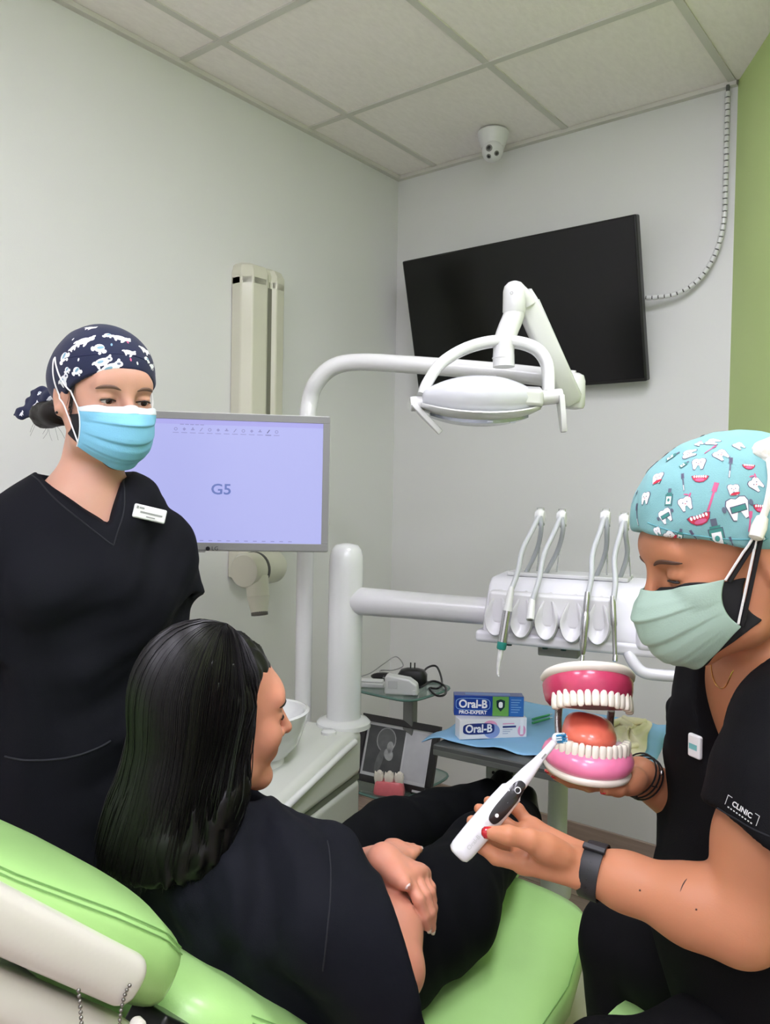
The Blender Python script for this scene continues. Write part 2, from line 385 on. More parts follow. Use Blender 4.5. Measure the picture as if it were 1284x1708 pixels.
obj('drop_tube', MB().tube(cat([at(x, y, d) for x, y, d in [(858, 512, 1.85), (856, 528, 1.85), (848, 548, 1.845), (842, 566, 1.84), (840, 585, 1.84), (840, 612, 1.84)]], 6), [.0245]*26+[.025]*5, 20), LM, ol)
obj('tube_collar', MB().lathe([(.0255, 0), (.0255, -.002), (.022, -.003), (.0225, -.02)], at(839, 597, 1.84), (0, 0, 1), 20), LM, ol)
# yoke arch
ya = [(704, 662), (712, 640), (735, 607), (775, 582), (820, 570), (862, 571), (895, 583), (912, 608), (914, 645), (912, 660)]
yd = [1.78, 1.79, 1.81, 1.83, 1.84, 1.84, 1.83, 1.82, 1.8, 1.79]
P_ = cat([at(x, y, d) for (x, y), d in zip(ya, yd)], 6)
mb = MB(); rings = []
for i, p in enumerate(P_):
    t = nrm(P_[min(i+1, len(P_)-1)]-P_[max(i-1, 0)]); u_ = nrm(CF-t*(CF@t)); v_ = np.cross(t, u_)
    rings.append(p+np.outer(sup(16, .022, .0125, 4)[:, 0], u_)+np.outer(sup(16, .022, .0125, 4)[:, 1], v_))
obj('yoke', mb.loft(rings), LM, ol)
# lamp head: eye shaped, cover facing the room, LED lens below
hx = nrm(at(895, 668, 1.80)-at(705, 664, 1.80)); hz = nrm(V(0, 0, 1)-hx*hx[2]); hy = np.cross(hz, hx)   # hy away from viewer
ho = at(798, 668, 1.80); HB = MB(ho, hx, hy, hz)
def headring(s, k=1.0, dz=0.0, lo=False):
    # s -1..1 along width ; closed section in (y, z)
    w = max(0.0, 1-abs(s)**2.2)
    hT = .016+.036*w; hBm = .018+.032*w; dp = .055+.055*w
    th = np.arange(28)*2*PI/28; P = []
    for t in th:
        y = dp*np.sign(math.cos(t))*abs(math.cos(t))**.75*k; z = (hT if math.sin(t) > 0 else hBm)*np.sign(math.sin(t))*abs(math.sin(t))**.8*k
        P.append((s*.128*(1.0), y, z))
    return P
obj('head_cover', HB.loft([headring(s, k) for s, k in [(-1.0, .6), (-.985, .9), (-.95, 1)]+[(v, 1) for v in np.linspace(-.9, .9, 19)]+[(.95, 1), (.985, .9), (1.0, .6)]]), mat('lamp_cover', (208, 210, 215), .25, coat=.3), ol, ang=60)
HB2 = MB(ho, hx, hy, hz)
rg = []
for s in np.linspace(-1.01, 1.01, 23):
    w = max(0.0, 1-abs(s/1.02)**2.2); z = -.016-.022*w; dp = (.0555+.0555*w)*1.015
    rg.append([(s*.129, y, z+dz) for y, dz in ((-dp*.92, -.006), (-dp*.985, 0.0), (-dp*.965, .003), (0, .003), (0, -.016*w-.004))])
obj('lower_rim', HB2.loft(rg), LM, ol, ang=50)
HB3 = MB(ho, hx, hy, hz); rg = []
for s in np.linspace(-.85, .85, 15):
    w = max(0.0, 1-abs(s)**2.2); rg.append([(s*.128, y, -.03-.027*w) for y in (-.06*w-.005, .02)]+[(s*.128, y, -.02-.027*w) for y in (.02, -.06*w-.005)])
obj('led_lens', HB3.loft(rg), mat('led_lens', (165, 170, 180), .15, metal=.6), ol)
HB5 = MB(ho, hx, hy, hz); HB5.loft([[(x, y, z) for y, z in ((-.088*k, -.016), (-.088*k, .016), (-.05*k, .028), (.03, .028), (.03, -.02), (-.05, -.02))] for x, k in ((.07, 1.0), (.128, .8), (.134, .7))]); obj('end_block', HB5, LM, ol, bevel=.006)
for a in range(4):
    HB4 = MB(ho, hx, hy, hz); x = .012+a*.018
    HB4.box((x, -.072+.01*a, -.0545+.003*a), (x+.012, -.03, -.052)); obj('led_facet', HB4, mat('led_facet', (205, 210, 222), .1, metal=.5), ol)
for a in range(4):
    HB4 = MB(ho, hx, hy, hz); x = .004+a*.009
    HB4.box((x, -.03, .0505), (x+.004, -.014, .0525)); obj('vent_slot', HB4, GREYP, ol)
for (x0, y0), (x1, y1), (bx, by), d in (((684, 674), (716, 672), (735, 722), 1.78), ((938, 660), (885, 666), (940, 721), 1.78)):
    hd = obj('handle', MB().tube([at(x0, y0, d), at(x1, y1, d)], [.0165, .0175], 18), LM, ol, bevel=.003)
    sgn = 1 if x0 < 800 else -1
    P0, P1 = at(x0+sgn*4, y0, d), at(bx, by, d-.01); t = nrm(P1-P0); nn = nrm(np.cross(t, CF))
    rg = []
    for q, wv in ((0, .02), (.5, .017), (.9, .012), (1.0, .007)):
        p = lerp(P0, P1, q); rg.append([p+CF*wv*a+nn*.006*b for a, b in ((-1, -1), (1, -1), (1, 1), (-1, 1))])
    obj('grip_blade', MB().loft(rg), LM, hd, bevel=.002)

# ------------------------------------------------------------------ instrument delivery console
DA = at(795, 1058, 2.0); DB = onz(1150, 1090, DA[2]); dx = nrm(DB-DA); dz_ = V(0, 0, 1); dy = np.cross(dz_, dx)   # dy away from viewer
DM = mat('delivery_white', (224, 224, 230), .2, coat=.4)
de = thing('delivery_console', DA, 'white dental delivery console with hanging instruments beside the right assistant', 'delivery console')
W_ = .40
mb = MB(DA, dx, dy, dz_)
prof = [(.0, .0), (.0, .02), (.012, .06), (.05, .125), (.07, .14), (.21, .145), (.24, .12), (.24, .0)]
mb.loft([[(x, y, z) for y, z in prof] for x in (.012, W_)])
obj('console_body', mb, DM, de, bevel=.014, seg=4)
mb = MB(DA, dx, dy, dz_); mb.box((-.004, -.006, -.018), (W_+.12, .245, .012)); obj('base_plate', mb, DM, de, bevel=.01, seg=4)
mb = MB(DA, dx, dy, dz_); mb.box((W_-.02, -.012, -.004), (W_+.105, .2, .07)); obj('control_housing', mb, DM, de, bevel=.014, seg=4)
# control pad: tilted panel with keys
po = DA+dx*(W_-.008)+dy*-.0+dz_*.004; pz = nrm(dz_*.92+dy*.36); pn = np.cross(dx, pz)
mb = MB(po, dx, pz, -pn); mb.box((0, 0, -.0), (.105, .1, .014)); obj('control_pad', mb, DM, de, bevel=.006)
KEY = mat('key_grey', (176, 178, 184), .5)
for i in range(4):
    mb = MB(po, dx, pz, -pn); mb.lathe([(.0042, -.0015), (.0038, .0)], (.014, .014+i*.019, -.001), (0, 0, 1), 14); obj('key', mb, KEY, de)
mb = MB(po, dx, pz, -pn); mb.lathe([(.019, -.0008), (.019, .0)], (.055, .034, -.0004), (0, 0, 1), 24); dk = obj('dial', mb, mat('dial_grey', (206, 208, 214), .5), de)
for a in range(6):
    mb = MB(po, dx, pz, -pn); t = a*PI/3; mb.lathe([(.0048, -.0022), (.0045, 0)], (.055+.012*math.cos(t), .034+.012*math.sin(t), -.001), (0, 0, 1), 12); obj('dial_key', mb, KEY, dk)
mb = MB(po, dx, pz, -pn); mb.lathe([(.005, -.0015), (.0045, 0)], (.092, .012, -.001), (0, 0, 1), 14); obj('key', mb, KEY, de)
# cradles
CRX = [.052, .115, .176, .236, .296]
CRM = mat('cradle_grey', (222, 222, 224), .3, coat=.2)
for x in CRX:
    mb = MB(DA, dx, dy, dz_); rg = []
    th = np.arange(28)*2*PI/28
    for k, off in ((1.0, .002), (1.0, -.014), (.92, -.02), (.78, -.018), (.62, -.004), (.4, .004)):
        q = []
        for t in th:
            zz = math.sin(t); wx = .0285*k*math.cos(t)*(1-.42*max(0, zz))
            z = .052+(.062 if zz > 0 else .05)*zz*k; ysurf = .012+max(0, z-.06)*.6-.01
            q.append((x+wx, ysurf+off-.006, z))
        rg.append(q)
    mb.loft(rg); obj('cradle', mb, CRM, de, ang=60)
mb = MB(DA, dx, dy, dz_); mb.box((.028, -.002, .03), (.325, .03, .112)); obj('cradle_panel', mb, CRM, de, bevel=.01)
mb = MB(DA, dx, dy, dz_); mb.box((.05, .09, .142), (.35, .2, .152)); obj('hose_slot_plate', mb, LGREY, de, bevel=.003)
KN = mat('dark_green', (24, 70, 66), .4)
for x in (.075, .165, .21): mb = MB(DA, dx, dy, dz_); mb.lathe([(.007, -.026), (.007, -.016)], (x, .03, 0), (0, 0, 1), 14); obj('underside_knob', mb, KN, de)
mb = MB(DA, dx, dy, dz_); mb.loft([[(x, y, z) for y, z in ((.05, 0), (.1, 0), (.1, -.02), (.05, -.02))] for x, z in ()]) if False else mb.box((.14, .06, -.05), (.24, .14, -.018)); obj('under_bracket', mb, GREYP, de, bevel=.004)
# grab handle
hp = [at(x, y, d) for x, y, d in [(1048, 1088, 1.86), (1056, 1104, 1.85), (1072, 1121, 1.84), (1100, 1126, 1.83), (1145, 1128, 1.81), (1170, 1126, 1.8), (1179, 1112, 1.8), (1180, 1085, 1.81), (1172, 1068, 1.83)]]
obj('grab_handle', MB().tube(cat(hp, 6), .0135, 16), DM, de)
# support arm from the column
ar0, ar1 = V(cp[0], cp[1], at(590, 1002, 2.18)[2]), at(808, 1030, 2.06)
ar1[2] = ar0[2]-.004
obj('support_arm', MB().tube([lerp(ar0, ar1, t) for t in (.0, .1, .5, 1.08)], [.038, .038, .036, .035], 24), mat('arm_grey_white', (212, 212, 214), .28, coat=.2), de)

# instruments: whip rod, pulley, hose, handpiece
HOSE = mat('hose_grey', (196, 200, 203), .35); TEAL = mat('teal_ring', (40, 140, 130), .4)
WIRE = mat('wire', (205, 207, 208), .25, metal=.8)
IL = ['air-water syringe with a teal ring, leftmost instrument on the delivery console', 'empty hose connector in the second cradle of the delivery console',
      'steel handpiece hanging in the fourth cradle of the delivery console', 'slim steel handpiece on the console nearest the assistant face mask']
IPX = [(901, 862, 852, 985, 828, 1128), (937, 864, 887, 1003, 884, 1034), (1010, 864, 979, 998, 971, 1098), (1041, 870, 1022, 1005, 1026, 1098)]
for k, (tx_, ty_, cx, cy_, bx, by) in enumerate(IPX):
    dd = [1.99, 1.975, 1.93, 1.91][k]
    pt = at(tx_, ty_, dd+.02); cn = at(cx, cy_, dd-.06); bt = at(bx, by, dd-.085)
    t = thing('dental_handpiece' if k != 1 else 'hose_connector', cn, IL[k], 'dental instrument', 'instruments on the delivery console')
    # rod and pulley
    rb = DA+dx*((cn-DA)@dx+.02)+dy*.15+dz_*.14
    obj('whip_rod', MB().tube(cat([rb, lerp(rb, pt, .5)+dy*.015, pt+dy*.01], 6), .0022, 8), WIRE, t)
    obj('wire_clip', MB().tube([pt+dx*-.008+dz_*.0, pt+dx*-.008+dz_*.022, pt+dx*.008+dz_*.022, pt+dx*.008, pt+dx*.01-dz_*.02, pt-dz_*.028, pt-dx*.004-dz_*.02], .0016, 6), WIRE, t)
    obj('pulley', MB().lathe([(.007, -.012), (.015, -.011), (.02, -.004), (.02, .004), (.015, .011), (.007, .012)], pt-dy*.002, dx, 22), GLOSSW, t)
    tp = pt-dy*.016-dz_*.002
    up = [cn, lerp(cn, tp, .25)-dy*.004, lerp(cn, tp, .55)-dx*.010+dy*.0, lerp(cn, tp, .85)-dx*.004, tp+dz_*.004]
    obj('hose', MB().tube(cat(up, 6), .0064, 10), HOSE, t)
    dn = [tp+dz_*.004+dx*.004, tp+dx*.006-dz_*.03, lerp(tp, rb, .55)-dy*.01, rb+dx*-.025-dy*.03-dz_*.0]
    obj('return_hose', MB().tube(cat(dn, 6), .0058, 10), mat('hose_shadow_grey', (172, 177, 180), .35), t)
    ax = nrm(bt-cn); Lh = np.linalg.norm(bt-cn)
    if k == 0:
        obj('sleeve', MB().lathe([(.0055, -.01), (.0075, .0), (.0095, .035), (.0115, .05)], cn, ax, 18), WHITE, t)
        obj('barrel', MB().lathe([(.0113, .05), (.0113, .125)], cn, ax, 18), STEEL, t)
        obj('ring', MB().lathe([(.0116, .125), (.0112, .14), (.009, .143)], cn, ax, 18), TEAL, t)
        obj('nozzle', MB().tube(cat([cn+ax*.14, cn+ax*.17, cn+ax*.19+dx*.001, bt-ax*.004+dx*.003, bt+dx*.006], 5), [.0078]+[.0065]*4+[.0045]*5+[.0035]*6+[.0022]*5, 12), WHITE, t)
    elif k == 1:
        obj('connector', MB().lathe([(.0055, -.01), (.0078, .0), (.0092, .03), (.0095, Lh), (.006, Lh+.001), (.0055, Lh-.02)], cn, ax, 20), WHITE, t)
        obj('bore', MB().lathe([(.0056, Lh-.02), (.0054, Lh+.0005), (.0, Lh-.004)], cn, ax, 16), GREYP, t)
    elif k == 2:
        obj('coupling', MB().lathe([(.006, -.015), (.0072, 0), (.0078, .03), (.0074, .032), (.0078, .034)], cn, ax, 18), STEEL, t)
        obj('barrel', MB().lathe([(.0078, .034), (.0098, .045), (.0098, .075), (.0088, .08), (.0085, .11), (.0055, Lh-.012), (.004, Lh-.008)], cn, ax, 18), STEEL, t)
        obj('head', MB().lathe([(.0045, -.006), (.0045, .008), (.002, .009)], bt, nrm(dz_*-1-dy*.4), 12), STEEL, t)
    else:
        obj('coupling', MB().lathe([(.0055, -.015), (.0068, 0), (.0075, .03)], cn, ax, 18), STEEL, t)
        obj('barrel', MB().lathe([(.0075, .03), (.0078, .05), (.0062, .055), (.0052, Lh-.02), (.005, Lh-.008)], cn, ax, 18), STEEL, t)
        obj('head', MB().lathe([(.0058, -.007), (.0058, .007), (.002, .008)], bt, nrm(dz_*-1-dy*.4), 12), STEEL, t)

# ------------------------------------------------------------------ computer monitor
TL, TR_, BR_ = at(180, 681, 1.93), at(553, 694, 2.0), at(547, 922, 2.0)
mx = TR_-TL; mw = np.linalg.norm(mx); mx = nrm(mx); mz = nrm(TR_-BR_); mz = nrm(mz-mx*(mz@mx)); mh = np.linalg.norm(TR_-BR_); my = np.cross(mz, mx)   # my away from viewer
MO = TR_
SILV = mat('monitor_silver', (132, 133, 131), .35); SILVL = mat('monitor_edge', (200, 201, 198), .35)
mo = thing('computer_monitor', MO-mx*mw/2-mz*mh, 'silver computer monitor with lilac screen reading G5 behind the standing assistant', 'monitor')
def mm(): return MB(MO, mx, my, mz)
b_ = .02; bb_ = .021
mb = mm(); mb.box((-mw, .004, -mh), (0, .05, 0)); obj('casing', mb, SILVL, mo, bevel=.008)
mb = mm()
for a, c in (((-mw+.003, -.003), (-.003, -b_)), ((-mw+.003, -mh+bb_), (-.003, -mh+.003)), ((-mw+.003, -b_), (-mw+b_, -mh+bb_)), ((-b_, -b_), (-.003, -mh+bb_))):
    mb.box((a[0], -.002, a[1]), (c[0], .01, c[1]))
obj('bezel', mb, SILV, mo, bevel=.001)
def scr(name, col, e):
    m = mat(name, col, .3, emit=e); return m
nt_m = mat('screen_lilac', (188, 192, 252), .3, emit=.8)
_b = nt_m.node_tree.nodes['Principled BSDF']; _b.inputs['Base Color'].default_value = (.02, .02, .03, 1)
mb = mm(); mb.box((-mw+b_, .001, -mh+bb_), (-b_, .006, -b_)); sc_ = obj('screen', mb, nt_m, mo)
def flat(mb, x0, x1, z0, z1, y): mb.add([(x0, y, z0), (x1, y, z0), (x1, y, z1), (x0, y, z1)], [(0, 1, 2, 3)]); return mb
def em(name, col, e=.8):
    m = mat(name, col, .4, emit=e); m.node_tree.nodes['Principled BSDF'].inputs['Base Color'].default_value = (.02, .02, .03, 1); return m
obj('title_bar', flat(mm(), -mw+b_, -b_, -b_-.012, -b_, .0004), em('screen_title', (178, 176, 246)), sc_)
ic = em('screen_icon', (150, 150, 212)); icd = em('screen_icon_dark', (92, 92, 150))
for i, x in enumerate(np.linspace(-mw+.16, -.135, 13)):
    mb = mm(); k = i % 4; s_ = .0042; zz = -b_-.024
    if k == 0: mb.add([(x+s_*math.cos(t)*r, .0003, zz+s_*math.sin(t)*r) for r in (1, .6) for t in np.arange(12)*2*PI/12], [(j, (j+1) % 12, 12+(j+1) % 12, 12+j) for j in range(12)])
    elif k == 1: mb.add([(x+s_*math.cos(t), .0003, zz+s_*math.sin(t)) for t in np.arange(4)*PI/2], [(0, 1, 2, 3)])
    elif k == 2: flat(mb, x-s_, x+s_, zz-s_*.5, zz+s_*.1, .0003); flat(mb, x-s_*.4, x+s_*.4, zz, zz+s_, .0003)
    else: mb.add([(x-s_, .0003, zz-s_), (x-s_*.4, .0003, zz-s_), (x+s_, .0003, zz+s_), (x+s_*.4, .0003, zz+s_)], [(0, 1, 2, 3)])
    flat(mb, x-.007, x+.007, zz-.0095, zz-.008, .0003)
    obj('toolbar_icon', mb, icd if i in (11,) else ic, sc_)
mb = mm()
for i in range(5): flat(mb, -mw+.17+i*.012, -mw+.179+i*.012, -b_-.0135, -b_-.0115, .0002)
obj('menu_line', mb, ic, sc_)
mb = mm()
for i in range(12): flat(mb, -mw+.2+i*.0215, -mw+.2+i*.0215+.009, -mh+bb_+.004, -mh+bb_+.006, .0003)
obj('status_line', mb, ic, sc_)
text('screen_text', 'G5', .036, em('screen_text', (104, 124, 196)), at(369, 817, 1.957)-my*.0035, mx, mz, sc_, bold=.0006, sx=1.12)
lg = at(351, 915, 1.96)-my*.004
text('brand_mark', 'LG', .0135, BLACK, lg+mx*.011, mx, mz, mo)
mb = MB(lg-mx*.006, mx, my, mz); mb.add([(.0052*math.cos(t), 0, .0052*math.sin(t)) for t in np.arange(18)*2*PI/18], [tuple(range(18))]); obj('brand_disc', mb, BLACK, mo)
mb = mm(); mb.box((-mw*.62, .0, -mh-.003), (-mw*.62+.03, .02, -mh+.004)); obj('sensor_tab', mb, SILV, mo)
mb = mm(); mb.box((-mw/2-.06, .05, -mh/2-.06), (-mw/2+.06, .075, -mh/2+.06)); obj('mount_plate', mb, BLACK, mo, bevel=.004)
q0 = MO-mx*mw/2+my*.075-mz*mh/2
obj('mount_arm', MB().tube([q0-my*.01, q0+my*.04, V(lp[0], lp[1], q0[2])], .018, 14), SILV, mo)

# ------------------------------------------------------------------ glass trolley with electronics, framed x-ray, molar model
GLASS = mat('green_glass', (176, 205, 198), .06, trans=.85, alpha=.75); GLE = mat('glass_edge', (96, 132, 122), .15)
tr = thing('glass_trolley', V(.6, -.68, 0), 'glass-shelved trolley with a grey post in the corner beyond the cabinet', 'trolley')
def shelf(z, x0, x1, y0, y1, th=.008):
    q = sup(40, (x1-x0)/2, (y1-y0)/2, 5)+V((x0+x1)/2, (y0+y1)/2)
    mb = MB(); mb.loft([[(a, b, zz) for a, b in q] for zz in (z-th, z)]); o = obj('shelf', mb, GLASS, tr)
    mb = MB(); mb.tube([(a, b, z-th/2) for a, b in np.vstack([q, q[:1]])], th*.55, 6, cap=False); obj('shelf_edge', mb, GLE, o)
shelf(.66, .47, .72, -.83, -.57); shelf(.36, .44, .72, -.9, -.56)
pp = at(684, 1185, 2.62)
obj('post', MB().box((pp[0]-.02, pp[1]-.014, .06), (pp[0]+.02, pp[1]+.014, .653)), mat('trolley_post', (128, 130, 128), .4, metal=.5), tr, bevel=.003)
mb = MB(); mb.box((.48, -.80, .04), (.50, -.57, .06)); mb.box((.70, -.80, .04), (.72, -.57, .06)); mb.box((.48, -.70, .04), (.72, -.67, .06)); obj('base_frame', mb, GREYP, tr, bevel=.003)
for x, y in ((.49, -.79), (.49, -.58), (.71, -.79), (.71, -.58)): obj('caster', MB().lathe([(.02, -.01), (.02, .01)], (x, y, .0205), (1, 0, 0), 16), BLACK, tr)
S = .6605
def ph(x, y, dz=0.0, s=S): p = onz(x, y, s); p[2] += dz; return p
# white receiver unit
c = ph(668, 1157); rv = thing('receiver_box', c, 'white boxy device with a small grille standing on the glass shelf', 'device')
bx = nrm(V(.87, .5, 0)); by = np.cross(V(0, 0, 1), bx)
mb = MB(c, bx, by, V(0, 0, 1)); mb.prism([(-.05, 0), (.06, 0), (.055, .035), (.03, .052), (-.04, .062), (-.05, .058)], 1, -.025, .025); obj('housing', mb, WHITE, rv, bevel=.007)
mb = MB(c, bx, by, V(0, 0, 1)); mb.box((-.038, -.0265, .022), (-.008, -.024, .046)); obj('grille', mb, LGREY, rv, bevel=.001)
mb = MB(c, bx, by, V(0, 0, 1)); mb.lathe([(.007, -.03), (.007, -.024)], (.046, 0, .012), (0, 1, 0), 14); obj('knob', mb, WHITE, rv)
# small clear device left
c = ph(622, 1146); cc = thing('charger_case', c, 'small pale grey plastic case lying at the left end of the glass shelf', 'case')
mb = MB(c, bx, by, V(0, 0, 1)); mb.box((-.05, -.02, 0), (.04, .02, .018)); obj('base', mb, LGREY, cc, bevel=.006)
mb = MB(c, bx, by, V(0, 0, 1)); mb.box((-.045, -.016, .018), (.035, .016, .026)); obj('lid', mb, WHITE, cc, bevel=.004)
# black pouch
c = ph(642, 1136); pc = thing('eyewear_case', c, 'flat black case lying behind the white device on the glass shelf', 'case')
mb = MB(c, bx, by, V(0, 0, 1)); mb.ell((0, 0, .015), (.05, .02, .015), 20, 10); obj('shell', mb, BLACK, pc)
mb = MB(c, bx, by, V(0, 0, 1)); mb.tube([(-.05, 0, .015), (0, -.0205, .016), (.05, 0, .015)], .0016, 6); obj('zip', mb, GREYP, pc)
# black power adapter with plug pins
c = ph(690, 1142); pa = thing('power_adapter', c, 'black power adapter with two upright pins behind the white device', 'power adapter')
mb = MB(c, bx, by, V(0, 0, 1)); mb.loft([[(a*k-.005, b*k, z) for a, b in sup(24, .05, .03, 4)] for k, z in ((.95, .002), (1, .01), (1, .035), (.8, .05), (.4, .056))]); obj('body', mb, BLACK, pa)
for s_ in (-.007, .007): mb = MB(c, bx, by, V(0, 0, 1)); mb.tube([(-.005+s_, 0, .053), (-.005+s_, 0, .075)], .0024, 8); obj('pin', mb, BLACK, pa)
def cable(name, pts, r, m, lab):
    return tagit(obj(name, MB().tube(cat(pts, 8), r, 8), m), lab, 'cable')
cable('power_cable', [ph(700, 1140, .02), ph(712, 1128, .03), ph(728, 1126, .03), ph(737, 1140, .006), ph(730, 1150, .004), ph(716, 1150, .004), ph(728, 1162, .004), ph(742, 1160, .004), ph(742, 1148, .006), ph(722, 1142, .012), ph(700, 1150, .006)], .0038, BLACK, 'black cable coiled at the right end of the glass shelf')
cable('usb_cable', [ph(592, 1146, .004), ph(596, 1134, .006), ph(618, 1132, .02), ph(640, 1128, .045), ph(660, 1118, .05), ph(672, 1124, .03), ph(655, 1132, .03), ph(634, 1128, .02), ph(640, 1138, .02)], .002, GREYP, 'thin grey cable looping over the left of the glass shelf')
# framed x-ray leaning on the post, standing on the lower shelf
f0, f1, f2 = at(607, 1189, 2.70), at(735, 1212, 2.56), at(724, 1330, 2.50)
fx = nrm(f1-f0); fz = nrm(f1-f2); fz = nrm(fz-fx*(fz@fx)); fy = np.cross(fz, fx); fw = np.linalg.norm(f1-f0); fh = np.linalg.norm(f1-f2)
fr = thing('framed_xray', f1-fz*fh-fx*fw/2, 'black-framed skull x-ray leaning on the lower shelf of the trolley', 'picture frame')
def fm(): return MB(f1, fx, fy, fz)
mb = fm(); t = .022
for a, b in (((-fw, -t), (0, 0)), ((-fw, -fh), (0, -fh+t)), ((-fw, -fh+t), (-fw+t, -t)), ((-t, -fh+t), (0, -t))): mb.box((a[0], -.006, a[1]), (b[0], .014, b[1]))
obj('frame', mb, mat('frame_black', (30, 28, 28), .4), fr, bevel=.002)
mb = fm(); mb.box((-fw+t, .004, -fh+t), (-t, .01, -t)); obj('mat_board', mb, mat('mat_white', (204, 206, 204), .6), fr)
pg = fm(); pw0, pw1 = -fw+t+.008, -fw*.42; pz0, pz1 = -fh+t+.01, -t-.01
flat(pg, pw0, pw1, pz0, pz1, .0032); fp = obj('xray_film', pg, mat('film_dark', (74, 76, 76), .5, var=.15, vscale=30), fr)
flat(g2 := fm(), -fw*.40, -t-.006, pz0, pz1, .0034); obj('tracing_sheet', g2, mat('tracing', (190, 191, 192), .6, var=.06, vscale=25), fr)
SK = mat('skull_grey', (160, 162, 160), .6, var=.2, vscale=60); SK2 = mat('skull_dark', (104, 106, 105), .6, var=.15, vscale=50)
def blob(name, cx, cz, a, b, m, y, n=22, e=2.0, rotd=0):
    q = sup(n, a, b, e); c, s = math.cos(rotd), math.sin(rotd)
    g = fm(); g.add([(cx+p*c-r*s, y, cz+p*s+r*c) for p, r in q], [tuple(range(n))]); return obj(name, g, m, fp)
pcx = (pw0+pw1)/2; pch = pz1-pz0
blob('skull_outline', pcx+.002, pz1-pch*.27, .036, .04, SK, .0028); blob('skull_inner', pcx+.002, pz1-pch*.27, .0325, .0365, SK2, .0026)
blob('jaw', pcx+.018, pz1-pch*.56, .016, .02, SK, .0024, rotd=.5); blob('neck', pcx-.012, pz1-pch*.72, .012, .042, SK2, .0025, rotd=-.2); blob('face_bone', pcx+.02, pz1-pch*.4, .012, .018, SK, .0024)
mb = fm(); mb.box((-.062, -.007, -fh+.002), (-.03, -.0055, -fh+.009)); obj('caption_tag', mb, LGREY, fr)
mb = fm(); mb.box((-.02, -.008, -fh-.002), (0.002, .004, -fh+.018)); obj('corner_guard', mb, mat('corner_grey', (140, 140, 140), .4), fr, bevel=.002)
# molar model on lower shelf
PINK = mat('gum_pink_small', (236, 122, 128), .3, coat=.4, var=.06, vscale=40); TOOTH = mat('tooth_ivory', (238, 232, 216), .2, coat=.5)
gc = onz(649, 1324, .3605); ms = thing('molar_model', gc, 'pink gum block with three ivory molars in front of framed x-ray', 'dental model')
gx = nrm(V(.87, .45, 0)); gy = np.cross(V(0, 0, 1), gx)
mb = MB(gc, gx, gy, V(0, 0, 1)); mb.loft([[(a, b, z) for a, b in sup(28, .05*k, .024*k, 4)] for k, z in ((.96, 0), (1, .004), (.96, .02), (.88, .038), (.8, .042))]); obj('gum_base', mb, PINK, ms)
for i, x in enumerate((-.034, -.001, .031)):
    mb = MB(gc, gx, gy, V(0, 0, 1)); rg = []
    for k, z in ((.8, .034), (.95, .045), (1.0, .058), (.85, .066), (.45, .062)):
        rg.append([(x+a*k, b*k, z+(.004*math.cos(4*j*2*PI/24) if z > .06 else 0)) for j, (a, b) in enumerate(sup(24, .0155, .015, 3))])
    mb.loft(rg); obj('molar', mb, TOOTH, ms, ang=60)

# ------------------------------------------------------------------ tray table with blue drape
TZ = .66
pfl, pfr = onz(722, 1240, TZ), onz(900, 1278, TZ); kx = nrm(pfr-pfl); ky = np.cross(V(0, 0, 1), kx)
tt = thing('tray_table', V(pfl[0]+.3, pfl[1]+.3, 0), 'dark grey tray table on a pale stand near the back wall', 'tray table')
def tm(z=0): return MB(V(pfl[0], pfl[1], TZ+z), kx, ky, V(0, 0, 1))
TRM = mat('tray_grey', (96, 98, 96), .3, metal=.4)
mb = tm(); mb.box((0, 0, -.018), (.46, .52, -.002)); obj('tray', mb, TRM, tt, bevel=.004)
mb = tm(); mb.box((.0, .0, -.03), (.46, .014, -.014)); obj('front_rail', mb, mat('rail_grey', (120, 122, 118), .35, metal=.5), tt, bevel=.002)
STM = mat('stand_pale', (214, 222, 210), .35, coat=.2)
sb = onz(893, 1385, 0.12)
sx, sy = pfl[0]+.165, pfl[1]+.40
obj('stand_column', MB().lathe([(.034, 0.05), (.034, .30), (.028, .31), (.028, .63)], (sx, sy, 0), (0, 0, 1), 24), STM, tt)
obj('stand_foot', MB().lathe([(.15, 0), (.15, .02), (.12, .035), (.045, .05), (.04, .06)], (sx, sy, 0), (0, 0, 1), 30), STM, tt)
obj('stand_collar', MB().lathe([(.042, .16), (.044, .17), (.044, .25), (.04, .26)], (sx, sy, 0), (0, 0, 1), 24), STM, tt)
# perforated socket plate on the stand
pc_ = at(838, 1288, 2.18); pl = thing('socket_plate', pc_, 'pale perforated plate with round holes under the tray table', 'plate')
qx = nrm(V(.85, .5, 0)); qy = np.cross(V(0, 0, 1), qx)
mb = MB(pc_, qx, qy, V(0, 0, 1)); mb.loft([[(a, y, b) for a, b in sup(28, .045, .05, 5)] for y in (-.006, .006)]); obj('plate', mb, STM, pl, bevel=.002)
for i in range(8):
    t = i*PI/4; mb = MB(pc_, qx, qy, V(0, 0, 1)); mb.lathe([(.0042, -.0075), (.0042, -.005)], (.025*math.cos(t), 0, .028*math.sin(t)), (0, 1, 0), 10); obj('hole', mb, mat('hole_dark', (60, 62, 58), .7), pl)
obj('bracket', MB().tube([pc_+qy*.005, V(sx, sy-.02, pc_[2]+.02)], .012, 10), STM, pl)
